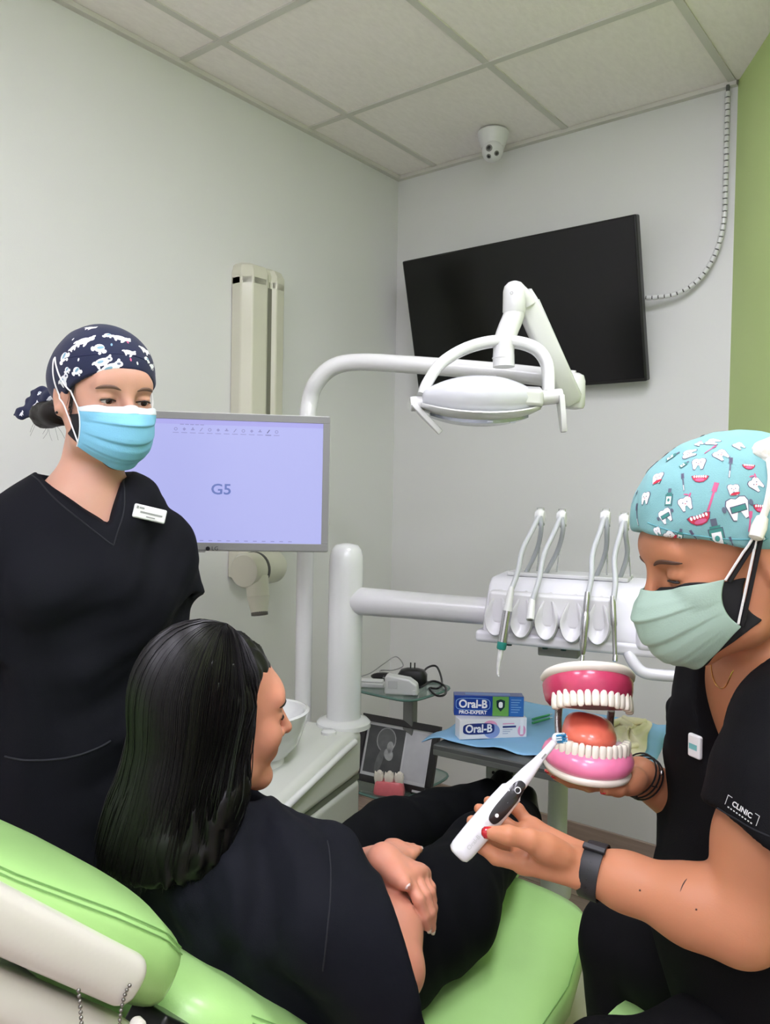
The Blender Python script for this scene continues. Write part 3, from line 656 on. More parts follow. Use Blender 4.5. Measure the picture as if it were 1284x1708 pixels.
# blue paper drape: wavy sheet over the tray
outl = [(703, 1228), (745, 1201), (790, 1180), (860, 1172), (940, 1172), (1010, 1180), (1065, 1186), (1118, 1197), (1108, 1232), (1090, 1268), (1066, 1292), (1000, 1300), (950, 1284), (905, 1264), (850, 1254), (780, 1242)]
Po = np.array([onz(x, y, TZ+.004) for x, y in outl])
def insideq(p):
    n = len(Po); c = False
    for i in range(n):
        a, b = Po[i], Po[i-1]
        if (a[1] > p[1]) != (b[1] > p[1]) and p[0] < (b[0]-a[0])*(p[1]-a[1])/(b[1]-a[1])+a[0]: c = not c
    return c
cen = Po.mean(0); rg = []
dense = cat(np.vstack([Po, Po[:1]]), 5)[:-1]
for k in np.linspace(0.02, 1, 16):
    ring = []
    for j, p in enumerate(dense):
        q = lerp(cen, p, k)
        z = TZ+.003+.0025*(math.sin(q[0]*23)*math.cos(q[1]*19)+1)+.0015*math.sin(q[0]*60+q[1]*41)
        loc = np.array([(q-pfl)@kx, (q-pfl)@ky])
        ov = max(0, -loc[0], -loc[1], loc[0]-.46, loc[1]-.52)
        ring.append((q[0], q[1], z-ov*.35+.004*k**6*math.sin(j*.9)))
    rg.append(ring)
dr = MB(); dr.loft(rg, cap=False)
DRAPE = mat('blue_paper', (140, 192, 232), .7, bump=.35, bscale=45, var=.05, vscale=9)
tagit(obj('blue_drape', dr, DRAPE, solid=.0012), 'light blue paper drape spread over the tray table', 'paper drape')
# toothpaste cartons
BLU = mat('carton_blue', (22, 62, 150), .3, coat=.4); BLU2 = mat('carton_blue_light', (48, 112, 190), .3, coat=.4); GRN = mat('carton_green', (108, 172, 84), .3, coat=.4)
WHC = mat('carton_white', (236, 236, 240), .3, coat=.4); NAVY = mat('carton_navy', (22, 44, 120), .35); INKW = mat('ink_white', (245, 245, 248), .4)
PNK = mat('carton_pink', (232, 160, 196), .35); LIL = mat('carton_lilac', (140, 160, 214), .35); INKG = mat('ink_grey', (150, 158, 190), .5)
def panel(parent, name, O, X, Z, x0, x1, z0, z1, m, off=.0004):
    Yv = np.cross(Z, X); g = MB(O-Yv*off, X, Yv, Z); flat(g, x0, x1, z0, z1, 0); return obj(name, g, m, parent)
def pill(parent, name, O, X, Z, cx, cz, a, b, m, off, e=4):
    Yv = np.cross(Z, X); g = MB(O-Yv*off, X, Yv, Z); q = sup(40, a, b, e); g.add([(cx+p, 0, cz+r) for p, r in q], [tuple(range(40))]); return obj(name, g, m, parent)
def carton(name, pl_, pr_, h, dpt, m, lab, zb, L):
    o3 = onz(*pl_, zb); e3 = onz(*pr_, zb); X = nrm(e3-o3); Z = V(0, 0, 1); Y = np.cross(Z, X)
    t = thing(name, o3+X*L/2+Y*dpt/2, lab, 'toothpaste box')
    g = MB(o3, X, Y, Z); g.box((0, 0, 0), (L, dpt, h)); obj('carton', g, m, t, bevel=.001)
    return t, o3, X, Z, h
zb1 = TZ+.008
o3, e3 = onz(766, 1234, zb1), onz(886, 1229, zb1); L1 = .185
t1, O1, X1, Z1, h1 = carton('toothpaste_carton', (766, 1234), (886, 1229), .052, .042, WHC, 'white toothpaste box with navy logo, lower of the two on blue drape', zb1, L1)
Y1 = np.cross(Z1, X1)
pill(t1, 'pink_swirl', O1, X1, Z1, .083, .030, .021, .018, PNK, .0004, 2); pill(t1, 'lilac_swirl', O1, X1, Z1, .088, .020, .022, .019, LIL, .0006, 2)
lo1 = pill(t1, 'logo_panel', O1, X1, Z1, .052, .027, .043, .0145, NAVY, .0009)
text('logo_text', 'Oral-B', .029, INKW, O1+X1*.052+Z1*.027-Y1*.0013, X1, Z1, lo1, bold=.0009, sx=.92)
panel(t1, 'caption_line', O1, X1, Z1, .118, .15, .036, .039, PNK); panel(t1, 'caption_bar', O1, X1, Z1, .118, .155, .027, .032, NAVY)
for i in range(3): panel(t1, 'print_line', O1, X1, Z1, .118, .145-.006*i, .021-.005*i, .0225-.005*i, INKG)
pill(t1, 'rose_print', O1, X1, Z1, .171, .018, .011, .015, PNK, .0005, 2); panel(t1, 'white_tube_print', O1, X1, Z1, .1665, .1755, .008, .05, INKW, .0008)
zb2 = zb1+h1+.0005
t2, O2, X2, Z2, h2 = carton('toothpaste_carton', (757, 1193), (876, 1196), .054, .04, BLU, 'blue toothpaste box with green panel, stacked on the white box', zb2, .185)
Y2 = np.cross(Z2, X2)
panel(t2, 'green_panel', O2, X2, Z2, .102, .145, 0.001, .053, GRN); panel(t2, 'blue_panel', O2, X2, Z2, .147, .1845, .001, .053, BLU2)
pill(t2, 'logo_rim', O2, X2, Z2, .05, .031, .046, .0165, mat('logo_rim', (150, 190, 232), .3), .0005); lo2 = pill(t2, 'logo_panel', O2, X2, Z2, .05, .031, .0445, .015, BLU, .0008)
text('logo_text', 'Oral-B', .03, INKW, O2+X2*.05+Z2*.031-Y2*.0012, X2, Z2, lo2, bold=.0009, sx=.92)
text('range_text', 'PRO-EXPERT', .0125, INKW, O2+X2*.05+Z2*.009-Y2*.0008, X2, Z2, t2, bold=.0003, sx=1.05)
g = MB(O2-Y2*.0008, X2, Y2, Z2); g.add([(.112, 0, .042), (.1235, 0, .046), (.135, 0, .042), (.134, 0, .025), (.1235, 0, .013), (.113, 0, .025)], [(0, 1, 2, 3, 4, 5)]); sh = obj('shield', g, mat('shield_dark', (24, 52, 60), .3), t2)
pill(sh, 'shield_tooth', O2, X2, Z2, .1235, .031, .0055, .008, INKW, .0012, 3)
for i in range(6): panel(t2, 'print_line', O2, X2, Z2, .151, .178-.004*(i % 3), .044-.0065*i, .0455-.0065*i, mat('ink_pale', (150, 196, 236), .5), .0006)
panel(t2, 'top_print', O2+Z2*(h2+.0003), X2, Y2, .03, .15, .008, .03, BLU2, 0)
# green interdental brushes, clear pouch, rubber glove
GR = mat('green_plastic', (60, 170, 110), .35)
for k, lab in ((0, 'green plastic brush handle behind the toothpaste boxes, the farther of two'), (6, 'green plastic brush handle behind the toothpaste boxes, the nearer of two')):
    p0, p1 = onz(888, 1200+k, TZ+.011), onz(916, 1192+k, TZ+.011); gb = thing('interdental_brush', p0, lab, 'brush', 'green brushes on the drape')
    obj('handle', MB().tube([p0, lerp(p0, p1, .3), lerp(p0, p1, .7), p1], [.0034, .0038, .0034, .0028], 8), GR, gb); obj('bristles', MB().tube([p1, p1+(p1-p0)*.18], [.0018, .0012], 8), WHITE, gb)
cpv = MB(); c0 = onz(1000, 1205, TZ+.012); rg = []
for i in range(14):
    rg.append([(c0[0]-.06+i*.0095, c0[1]-.02+j*.008, TZ+.013+.004*math.sin(i*1.9+j)*math.cos(j*1.3)) for j in range(9)])
cpv.grid(rg); tagit(obj('clear_pouch', cpv, mat('clear_film', (190, 222, 240), .12, alpha=.45), solid=.0006), 'crumpled clear plastic pouch on blue drape behind the jaw model', 'plastic pouch')
glo = MB(); rg = []
gq = [(1022, 1202), (1046, 1197), (1086, 1206), (1080, 1228), (1076, 1256), (1052, 1262), (1032, 1246), (1012, 1222)]
gp = cat(np.vstack([[onz(x, y, TZ+.008) for x, y in gq], [onz(*gq[0], TZ+.008)]]), 5)[:-1]; gc0 = gp.mean(0)
for k in np.linspace(1, .02, 10):
    rg.append([lerp(gc0, p, k)+V(0, 0, .003+.016*(1-k**4)*(.6+.4*math.sin(j*.8+k*9))) for j, p in enumerate(gp)])
glo.loft(rg); gl = thing('latex_glove', gc0, 'crumpled pale yellow rubber glove lying on the blue drape', 'glove')
GLV = mat('glove_latex', (232, 224, 186), .55, bump=.4, bscale=60)
obj('palm', glo, GLV, gl, ang=70)
for a, b, c in (((1034, 1243), (1046, 1252), (1062, 1250)), ((1020, 1216), (1034, 1212), (1050, 1222)), ((1040, 1204), (1056, 1212), (1076, 1210))):
    obj('finger', MB().tube(cat([onz(*q, TZ+.012)+V(0, 0, .012) for q in (a, b, c)], 6), .0075, 10), GLV, gl)

# ------------------------------------------------------------------ implicit surface kit (smooth bodies, cloth, cushions)
class SD:
    def __init__(s): s.ops = []
    def _add(s, fn, k, mode): s.ops.append((fn, k, mode)); return s
    def cone(s, a, b, ra, rb, k=.01, mode='u', flat=None):
        a = np.asarray(a, np.float32); b = np.asarray(b, np.float32); ab = b-a; L = float(ab@ab)+1e-9
        if flat is not None: Fv = nrm(flat[0]).astype(np.float32); fs = flat[1]
        def fn(P):
            q = P-a; t = np.clip(q@ab/L, 0, 1); v = q-t[:, None]*ab
            if flat is not None:
                e = v@Fv; n2 = (v*v).sum(1)-e*e+(e/fs)**2; return (np.sqrt(n2)-(ra+(rb-ra)*t))*(fs if fs < 1 else 1)
            return np.sqrt((v*v).sum(1))-(ra+(rb-ra)*t)
        return s._add(fn, k, mode)
    def chain(s, pts, rs, k=.01, mode='u', flat=None):
        for i in range(len(pts)-1): s.cone(pts[i], pts[i+1], rs[i], rs[i+1], k, mode, flat)
        return s
    def ell(s, c, r, R=None, k=.01, mode='u'):
        c = np.asarray(c, np.float32); r = np.asarray(r, np.float32); M = None if R is None else np.asarray(R, np.float32)   # rows of R = axes
        def fn(P):
            q = P-c
            if M is not None: q = q@M.T
            k0 = np.sqrt(((q/r)**2).sum(1)); k1 = np.sqrt(((q/(r*r))**2).sum(1))+1e-9
            return k0*(k0-1)/k1
        return s._add(fn, k, mode)
    def box(s, c, h, R=None, rnd=.01, k=.01, mode='u'):
        c = np.asarray(c, np.float32); h = np.asarray(h, np.float32)-rnd; M = None if R is None else np.asarray(R, np.float32)
        def fn(P):
            q = P-c
            if M is not None: q = q@M.T
            q = np.abs(q)-h
            return np.sqrt((np.maximum(q, 0)**2).sum(1))+np.minimum(q.max(1), 0)-rnd
        return s._add(fn, k, mode)
    def plane(s, p, n, k=.004, mode='s'):
        """removes the half space on the side n points to"""
        p = np.asarray(p, np.float32); n = nrm(n).astype(np.float32)
        return s._add(lambda P: -((P-p)@n), k, mode)
    def sub(s, other, k=.004, mode='s'): return s._add(other.__call__, k, mode)
    def disp(s, fn): return s._add(fn, 0, 'd')
    def __call__(s, P):
        d = np.full(len(P), 1e3, np.float32)
        for fn, k, mode in s.ops:
            if mode == 'd': d = d+fn(P); continue
            e = fn(P)
            if mode == 'u':
                h = np.maximum(k-np.abs(d-e), 0)/k; d = np.minimum(d, e)-h*h*k*.25
            else:
                if mode == 's': e = -e
                h = np.maximum(k-np.abs(d-e), 0)/k; d = np.maximum(d, e)+h*h*k*.25
        return d
def evalc(f, P, n=150000):
    return np.concatenate([f(P[i:i+n]) for i in range(0, len(P), n)]) if len(P) else np.zeros(0, np.float32)
def sgrad(f, P, e=4e-4):
    P = P.astype(np.float32); g = np.stack([evalc(f, P+np.eye(3, dtype=np.float32)[i]*e)-evalc(f, P-np.eye(3, dtype=np.float32)[i]*e) for i in range(3)], 1)
    return g/(np.linalg.norm(g, axis=1)[:, None]+1e-9)
def snap(f, P, it=3):
    P = P.astype(np.float32)
    for _ in range(it):
        g = np.stack([evalc(f, P+np.eye(3, dtype=np.float32)[i]*5e-4)-evalc(f, P-np.eye(3, dtype=np.float32)[i]*5e-4) for i in range(3)], 1)/1e-3
        P = P-np.clip(evalc(f, P)/np.maximum((g*g).sum(1), .25), -.006, .006)[:, None]*g
    return P
def lists(f, C, R):
    """per block centre, which operations can matter there"""
    vals = np.stack([np.zeros(len(C), np.float32) if m == 'd' else evalc(fn, C) for fn, k, m in f.ops], 1); d = evalc(f, C)
    keep = np.ones(vals.shape, bool)
    for j, (fn, k, m) in enumerate(f.ops):
        if m == 'u': keep[:, j] = vals[:, j] <= d+R+k
        elif m != 'd': keep[:, j] = (-vals[:, j] if m == 's' else vals[:, j]) >= d-R-k
    return d, keep
def ceval(f, P, bid, keep):
    """evaluate only the kept operations of each block"""
    out = np.empty(len(P), np.float32); od = np.argsort(bid, kind='stable'); sb = bid[od]
    cuts = np.flatnonzero(np.diff(sb))+1; st = np.r_[0, cuts]; en = np.r_[cuts, len(sb)]; sub = SD()
    for a, b in zip(st, en):
        ix = od[a:b]; sub.ops = [f.ops[j] for j in np.flatnonzero(keep[sb[a]])]; out[ix] = sub(P[ix])
    return out
def sdf_mesh(f, lo, hi, h, snaps=1):
    """surface nets over active blocks"""
    lo = np.asarray(lo, np.float32); hi = np.asarray(hi, np.float32); Bk = 8
    nb = np.maximum(1, np.ceil((hi-lo)/h/Bk).astype(int)); N = nb*Bk
    ci = np.stack(np.meshgrid(*[np.arange(n) for n in nb], indexing='ij'), -1).reshape(-1, 3)
    cc = (lo+(ci+.5)*Bk*h).astype(np.float32); R = Bk*h*.87*1.5+.006
    cd_ = evalc(f, cc); act = np.abs(cd_) < R; A = ci[act]
    _, keep = lists(f, cc[act], 2*R)
    G = np.empty((nb[0], Bk, nb[1], Bk, nb[2], Bk), np.float32)
    off = np.stack(np.meshgrid(*[np.arange(Bk)]*3, indexing='ij'), -1).reshape(-1, 3)
    G[:] = np.where(cd_ < 0, -1.0, 1.0).astype(np.float32).reshape(nb)[:, None, :, None, :, None]
    Pp = ((A[:, None, :]*Bk+off[None]).reshape(-1, 3)).astype(np.float32)*np.float32(h)+lo
    G[A[:, 0], :, A[:, 1], :, A[:, 2], :] = ceval(f, Pp, np.repeat(np.arange(len(A)), Bk**3), keep).reshape(-1, Bk, Bk, Bk)
    G = G.reshape(N); S = G < 0
    cnt = np.zeros(N-1, np.int8)
    for i in (0, 1):
        for j in (0, 1):
            for k in (0, 1): cnt += S[i:N[0]-1+i, j:N[1]-1+j, k:N[2]-1+k]
    cells = np.argwhere((cnt > 0) & (cnt < 8))
    idm = np.full(N-1, -1, np.int32); idm[cells[:, 0], cells[:, 1], cells[:, 2]] = np.arange(len(cells))
    acc = np.zeros((len(cells), 3)); wt = np.zeros(len(cells))
    for ax in range(3):
        o1, o2 = [a for a in range(3) if a != ax]
        for i in (0, 1):
            for j in (0, 1):
                p = cells.copy(); p[:, o1] += i; p[:, o2] += j; q = p.copy(); q[:, ax] += 1
                a = G[p[:, 0], p[:, 1], p[:, 2]]; b = G[q[:, 0], q[:, 1], q[:, 2]]; m = (a < 0) != (b < 0)
                t = np.where(m, a/np.where(m, a-b, 1), 0); pt = p.astype(float); pt[:, ax] += t
                acc[m] += pt[m]; wt[m] += 1
    Vt = (lo+(acc/wt[:, None])*h).astype(np.float32)
    quads = []
    for ax in range(3):
        o1, o2 = [(1, 2), (2, 0), (0, 1)][ax]
        sl0 = [slice(None)]*3; sl1 = [slice(None)]*3; sl0[ax] = slice(0, N[ax]-1); sl1[ax] = slice(1, N[ax])
        e = np.argwhere(S[tuple(sl0)] != S[tuple(sl1)])
        e = e[(e[:, o1] > 0) & (e[:, o2] > 0) & (e[:, o1] < N[o1]-1) & (e[:, o2] < N[o2]-1)]
        s0 = S[e[:, 0], e[:, 1], e[:, 2]]; c = []
        for d1, d2 in ((-1, -1), (0, -1), (0, 0), (-1, 0)):
            q = e.copy(); q[:, o1] += d1; q[:, o2] += d2; c.append(idm[q[:, 0], q[:, 1], q[:, 2]])
        c = np.stack(c, 1); c[~s0] = c[~s0][:, ::-1]; quads.append(c)
    Qd = np.concatenate(quads); Qd = Qd[(Qd >= 0).all(1)]
    bmap = np.full(nb, -1, np.int32); bmap[A[:, 0], A[:, 1], A[:, 2]] = np.arange(len(A))
    cb_ = cells//Bk; bid = bmap[cb_[:, 0], cb_[:, 1], cb_[:, 2]]; ok = bid >= 0
    for _ in range(snaps):
        P = Vt[ok]; B_ = bid[ok]; e = np.float32(h*.15)
        d = ceval(f, P, B_, keep); g = np.stack([ceval(f, P+np.eye(3, dtype=np.float32)[i]*e, B_, keep)-d for i in range(3)], 1)/e
        Vt[ok] = P-np.clip(d/np.maximum((g*g).sum(1), .3), -h*.5, h*.5)[:, None]*g
    return Vt, Qd
def np_mesh(name, Vt, Qd):
    me = bpy.data.meshes.new(name); me.vertices.add(len(Vt)); me.vertices.foreach_set('co', Vt.astype(np.float32).ravel())
    n = len(Qd); k = Qd.shape[1]; me.loops.add(n*k); me.loops.foreach_set('vertex_index', Qd.astype(np.int32).ravel()); me.polygons.add(n)
    me.polygons.foreach_set('loop_start', np.arange(0, n*k, k, dtype=np.int32)); me.update(calc_edges=True)
    me.polygons.foreach_set('use_smooth', [True]*n); return me
def sdobj(name, f, lo, hi, h, mats, parent=None, matfn=None, snaps=None):
    Vt, Qd = sdf_mesh(f, lo, hi, h, (1 if name in ('body', 'cap', 'tongue') else 0) if snaps is None else snaps); me = np_mesh(name, Vt, Qd)
    for m in (mats if isinstance(mats, (list, tuple)) else [mats]): me.materials.append(m)
    if matfn is not None: me.polygons.foreach_set('material_index', matfn(Vt[Qd].mean(1)).astype(np.int32))
    me.validate(); o = bpy.data.objects.new(name, me); link(o, parent); BASE[o.name] = Matrix(); return o
def hbox(h, a, b, pad=.02):
    return bounds([h(*[(a, b)[(i >> k) & 1][k] for k in range(3)]) for i in range(8)], pad)
def corners(h, a, b): return [h(*[(a, b)[(i >> k) & 1][k] for k in range(3)]) for i in range(8)]
def bounds(pts, pad):
    P = np.array(pts); return P.min(0)-pad, P.max(0)+pad
def folds(amp, waves, seed=0):
    """cloth creases: list of (direction, wavelength, weight)"""
    rs = np.random.RandomState(seed); W = []
    for d, wl, w in waves: W.append((nrm(d).astype(np.float32)*np.float32(2*PI/wl), np.float32(w), rs.uniform(0, 6.28), nrm(rs.normal(size=3)).astype(np.float32)*np.float32(2*PI/(wl*4.2)), nrm(rs.normal(size=3)).astype(np.float32)*np.float32(2*PI/(wl*5.5))))
    def fn(P):
        o = np.zeros(len(P), np.float32)
        for kv, w, ph0, wv, mv in W:
            s_ = np.sin(P@kv+ph0+1.7*np.sin(P@wv+ph0)); o += w*(s_*np.abs(s_)**.5)*np.clip(.35+.9*np.sin(P@mv+2*ph0), 0, 1)
        return amp*o
    return fn

# ------------------------------------------------------------------ human kit
def skin(name, col, warm=(200, 110, 90)):
    m = mat(name, col, .48, sss=.25, bump=.06, bscale=420, var=.05, vscale=14, spec=.35); return m
def frame(F, U=(0, 0, 1), pitch=0.0, roll=0.0):
    """facing, left, up axes; pitch down in radians"""
    F = nrm(F); U = nrm(np.asarray(U, float)-F*(F@np.asarray(U, float))); L = np.cross(U, F)
    c, s = math.cos(pitch), math.sin(pitch); F2 = F*c-U*s; U2 = U*c+F*s
    c, s = math.cos(roll), math.sin(roll); L2 = L*c+U2*s; U3 = U2*c-L*s
    return np.array([F2, L2, U3])
class Head:
    def __init__(s, H, A): s.H = np.asarray(H, float); s.A = A
    def __call__(s, f, l, u): return s.H+f*s.A[0]+l*s.A[1]+u*s.A[2]
    def loc(s, P): return (np.asarray(P)-s.H)@s.A.T
def head_sd(sd, h, lid=.5, mouth=True, smile=0.0, ears=(1, -1)):
    A = h.A
    sd.ell(h(-.012, 0, .036), (.094, .074, .086), A, k=.01)
    sd.ell(h(.028, 0, -.030), (.064, .060, .080), A, k=.03)
    for s in (1, -1):
        sd.cone(h(-.004, s*.054, -.038), h(.022, s*.047, -.078), .017, .015, k=.03)
        sd.cone(h(.022, s*.047, -.078), h(.07, s*.012, -.099), .015, .015, k=.02)
        sd.ell(h(.064, s*.036, -.026), (.024, .022, .024), A, k=.022)
    sd.ell(h(.074, 0, -.098), (.02, .02, .016), A, k=.018)
    sd.ell(h(.076, 0, .03), (.018, .05, .026), A, k=.025)
    for s in (1, -1):
        sd.ell(h(.0985, s*.0315, .0035), (.02, .019, .0125), A, k=.012, mode='s')
    sd.cone(h(.089, 0, .014), h(.110, 0, -.024), .0068, .0096, k=.011)
    sd.ell(h(.111, 0, -.027), (.0105, .0092, .0085), A, k=.006)
    for s in (1, -1):
        sd.ell(h(.096, s*.0115, -.032), (.0098, .0062, .0068), A, k=.006)
        sd.ell(h(.099, s*.006, -.0385), (.004, .003, .0025), A, k=.002, mode='s')
    if mouth:
        sd.ell(h(.084, 0, -.055), (.014, .026, .02), A, k=.014)
        for s in (1, -1):
            sd.cone(h(.0965, 0, -.0525), h(.0835+.0, s*.022, -.0585+smile), .0052, .0028, k=.004)
            sd.cone(h(.0945, 0, -.0640), h(.082, s*.019, -.0595+smile), .0062, .003, k=.004)
        sd.cone(h(.103, -.008, -.0585), h(.103, .008, -.0585), .0022, .0022, k=.003, mode='s')
    # eyelids
    for s in (1, -1):
        e = h(.0755, s*.0315, .003); lidsd = SD(); lidsd.ell(e, (.0142, .0158, .0142), A)
        cut = SD(); zc = lerp(.006, -.006, lid); cut.ell(h(.09, s*.0315, (zc-.0045)/2), (.03, .0145, (zc+.0045)/2+.0004), A)
        lidsd.sub(cut, k=.002); sd.sub(lidsd, k=.004, mode='u')
    for s in ears:
        B = np.array([nrm(A[0]*.93+A[1]*s*-.25), nrm(A[1]*s), A[2]]); B[1] = nrm(np.cross(B[2], B[0])*1.0)
        ear = SD(); ear.ell(h(-.014, s*.077, -.004), (.0175, .007, .031), B, k=.006); ear.ell(h(-.010, s*.078, -.027), (.009, .006, .011), B, k=.008)
        ear.ell(h(-.0125, s*.0845, -.002), (.0105, .006, .019), B, k=.005, mode='s')
        sd.sub(ear, k=.008, mode='u')
def eyes(h, parent, look=(1, 0, -.25), iris=(70, 45, 30), size=.0122):
    EW = mat('eye_white', (232, 226, 220), .15, coat=.6); IR = mat('iris', iris, .2, coat=.6); PU = mat('pupil', (8, 8, 8), .1, coat=.6)
    for s in (1, -1):
        c = h(.0755, s*.0315, .003); d = nrm(look[0]*h.A[0]+look[1]*h.A[1]+look[2]*h.A[2])
        e = obj('eyeball', MB().lathe([(size*math.sin(t), -size*math.cos(t)) for t in np.linspace(.01, PI-.5, 14)]+[(size*math.sin(PI-.5)*.99, size*math.cos(.5)*1.0)], c, d, 24), EW, parent)
        obj('iris', MB().lathe([(.0062, .0106), (.0058, .0113), (.003, .0121), (.0001, .0122)], c, d, 24), IR, e)
        obj('pupil', MB().lathe([(.0026, .0122), (.0022, .0125), (.0001, .0126)], c, d, 16), PU, e)
def ribbon_on(f, pts, r, off, n=8, m=None, name='hair', parent=None, taper=True, k=6):
    P = cat(pts, k); P = snap(f, P, 3).astype(float); g = sgrad(f, P).astype(float); P = P+g*off
    t = np.linspace(0, 1, len(P)); R = r*(np.sin(np.clip(t*.92+.04, 0, 1)*PI)**.5) if taper else np.full(len(P), r)
    return obj(name, MB().tube(P, R, n), m, parent)
def brows(f, h, parent, m, sides=(1, -1), up=.0):
    for s in sides:
        ribbon_on(f, [h(.1, s*.014, .0195+up), h(.098, s*.028, .0245+up), h(.088, s*.043, .0235+up), h(.075, s*.053, .0185+up)], .0034, -.0014, m=m, name='eyebrow', parent=parent)
def lashes(h, parent, lid, m, sides=(1, -1)):
    for s in sides:
        zc = lerp(.006, -.006, lid)
        P = [h(.0755+.0152*math.cos(a)*.98, s*(.0315+.0162*math.sin(a)), zc+.0012-.0035*abs(a)) for a in np.linspace(-.95, .95, 9)]
        obj('eyelash', MB().tube(P, .0013, 6), m, parent)
def hand_sd(sd, wrist, knuck, fingers, thumb, s=1.0, side=None):
    """wrist point; 4 knuckles; per finger pip,dip,tip; thumb cmc,mcp,ip,tip"""
    w = np.asarray(wrist, float); K = [np.asarray(k, float) for k in knuck]
    ac = nrm(K[3]-K[0]); 
    for i in range(4):
        b = w+ac*(-.016+.0105*i)*s
        sd.cone(b, K[i], .0145*s, .0118*s, k=.014)
    for i in range(3): sd.cone(K[i], K[i+1], .0105*s, .0105*s, k=.010)
    sd.cone(w+ac*-.004, lerp(w, K[1], .55), .017*s, .0145*s, k=.012)
    rr = [(.0104, .0092, .0082, .0066), (.0106, .0094, .0084, .0068), (.01, .009, .008, .0065), (.009, .008, .0071, .0058)]
    for i, fg in enumerate(fingers):
        c = [K[i]]+[np.asarray(p, float) for p in fg]; f2 = SD(); r_ = [v*s for v in rr[i]]
        f2.chain(c, r_, k=.0035); sd.sub(f2, k=.0028, mode='u')
    T = [np.asarray(p, float) for p in thumb]
    t2 = SD(); t2.chain(T, [.0155*s, .0122*s, .0105*s, .0078*s], k=.006); t2.cone(w, T[0], .016*s, .015*s, k=.01); t2.ell(lerp(T[0], T[1], .45), (.0165*s,)*3, k=.01)
    sd.sub(t2, k=.009, mode='u')
def nail(tip, axis, up, m, parent, w=.0052, l=.0075, off=.0055):
    ax = nrm(axis); up = nrm(np.asarray(up)-ax*(np.asarray(up)@ax)); sd_ = np.cross(ax, up); c = np.asarray(tip)+up*off
    rg = []
    for v in np.linspace(-1, 1, 7):
        wv = w*math.sqrt(max(.08, 1-max(0, v)**4*.75-max(0, -v)**6*.4))
        rg.append([c+ax*v*l+sd_*u*wv-up*(.45*u*u*w+.0012*v*v) for u in np.linspace(-1, 1, 7)])
    return obj('nail', MB().grid(rg), m, parent, solid=.0009)
def torso_sd(sd, st, F, k=.05):
    """stations: (centre, half width, half depth)"""
    for (c0, w0, d0), (c1, w1, d1) in zip(st[:-1], st[1:]):
        sd.cone(c0, c1, w0, w1, k=k, flat=(F, (d0/w0+d1/w1)/2))
def mask_grid(h, lay, wid=.066, nv=21, nu=33, k=1.0, pleat=.0028, top=.008, bot=-.112, sidetop=-.012, sidebot=-.078, side_f=.045, bulge=.0, npl=3, off=0.0):
    """pleated rectangular face mask in head space; returns grid nv x nu (top->bottom)"""
    G = np.zeros((nv, nu, 3))
    for i in range(nv):
        v = i/(nv-1)
        # centre line profile
        fc = np.interp(v, [0, .12, .3, .5, .72, .9, 1], [.106, .124, .134, .131, .124, .108, .084])+off+bulge
        uc = lerp(top, bot, v)
        us = lerp(sidetop, sidebot, v)
        sf = side_f+off*.6-.012*(2*v-1)**2+.004
        fr = (v*npl*1.15) % 1.0
        pl = pleat*(fr-.35) if .12 < v < .9 else 0
        for j in range(nu):
            u = 2*j/(nu-1)-1; a = abs(u)
            cw = math.cos(a*PI/2)**.72 if a < 1 else 0.0
            ff = sf+(fc-sf)*cw; uu = us+(uc-us)*(1-a**2.0)
            G[i, j] = h(ff+pl*(1-a**6), wid*u*(1-.05*(v-.4)**2), uu)
    return G
def push_out(f, P, gap, it=4):
    """moves points that lie inside an implicit surface to gap outside it"""
    sh = P.shape; Q = P.reshape(-1, 3).astype(np.float32)
    for _ in range(it):
        d = evalc(f, Q); m = d < gap
        if not m.any(): break
        Q[m] += sgrad(f, Q[m])*np.minimum(gap-d[m], .006)[:, None]
    return Q.astype(float).reshape(sh)
def taut(f, a, b, gap=.0025, n=16):
    return push_out(f, np.array([lerp(np.asarray(a), np.asarray(b), t) for t in np.linspace(0, 1, n)]), gap, 24)

# ------------------------------------------------------------------ dental chair
GRN_L = mat('green_leather', (178, 226, 142), .36, coat=.18, bump=.12, bscale=260, var=.04, vscale=6)
SEAM = mat('seam_green', (128, 176, 102), .5)
SHELL = mat('chair_shell', (226, 222, 212), .3, coat=.3)
CX = 1.225
ch = thing('dental_chair', V(CX, -1.5, 0), 'lime green padded dental chair with cream shell under the seated patient', 'dental chair')
ba = nrm(V(0, -.48, .425)); bn = np.cross(V(1, 0, 0), ba); bn = bn if bn[2] > 0 else -bn          # along the back, and out of its padding
P0 = V(CX, -2.0, .555)           # on the top surface line of the lower pad
def bk(s, x, n): return P0+ba*s+V(x, 0, 0)+bn*n
def cushion(name, st, mats, e=3.2, n=44):
    rg = []
    for s, hw, t0, t1 in st:
        q = sup(n, hw, (t1-t0)/2, e); rg.append([bk(s, a, (t0+t1)/2+b) for a, b in q])
    return obj(name, MB().loft(rg), mats, ch, ang=70)
up_st = [(.325, .10, -.085, -.06), (.327, .19, -.09, -.03), (.338, .222, -.09, -.004), (.36, .24, -.09, .014), (.40, .248, -.09, .022), (.48, .25, -.088, .016), (.61, .238, -.085, -.002), (.76, .208, -.085, -.01), (.82, .178, -.08, -.02), (.835, .11, -.07, -.04)]
uc = cushion('upper_pad', up_st, GRN_L)
lo_st = [(-.50, .18, -.12, -.06), (-.49, .25, -.13, -.03), (-.45, .25, -.135, -.008), (-.3, .262, -.13, 0), (-.1, .262, -.13, .004), (.1, .258, -.13, .0), (.24, .245, -.13, -.012), (.285, .22, -.12, -.03), (.30, .15, -.1, -.05)]
lc = cushion('lower_pad', lo_st, GRN_L)
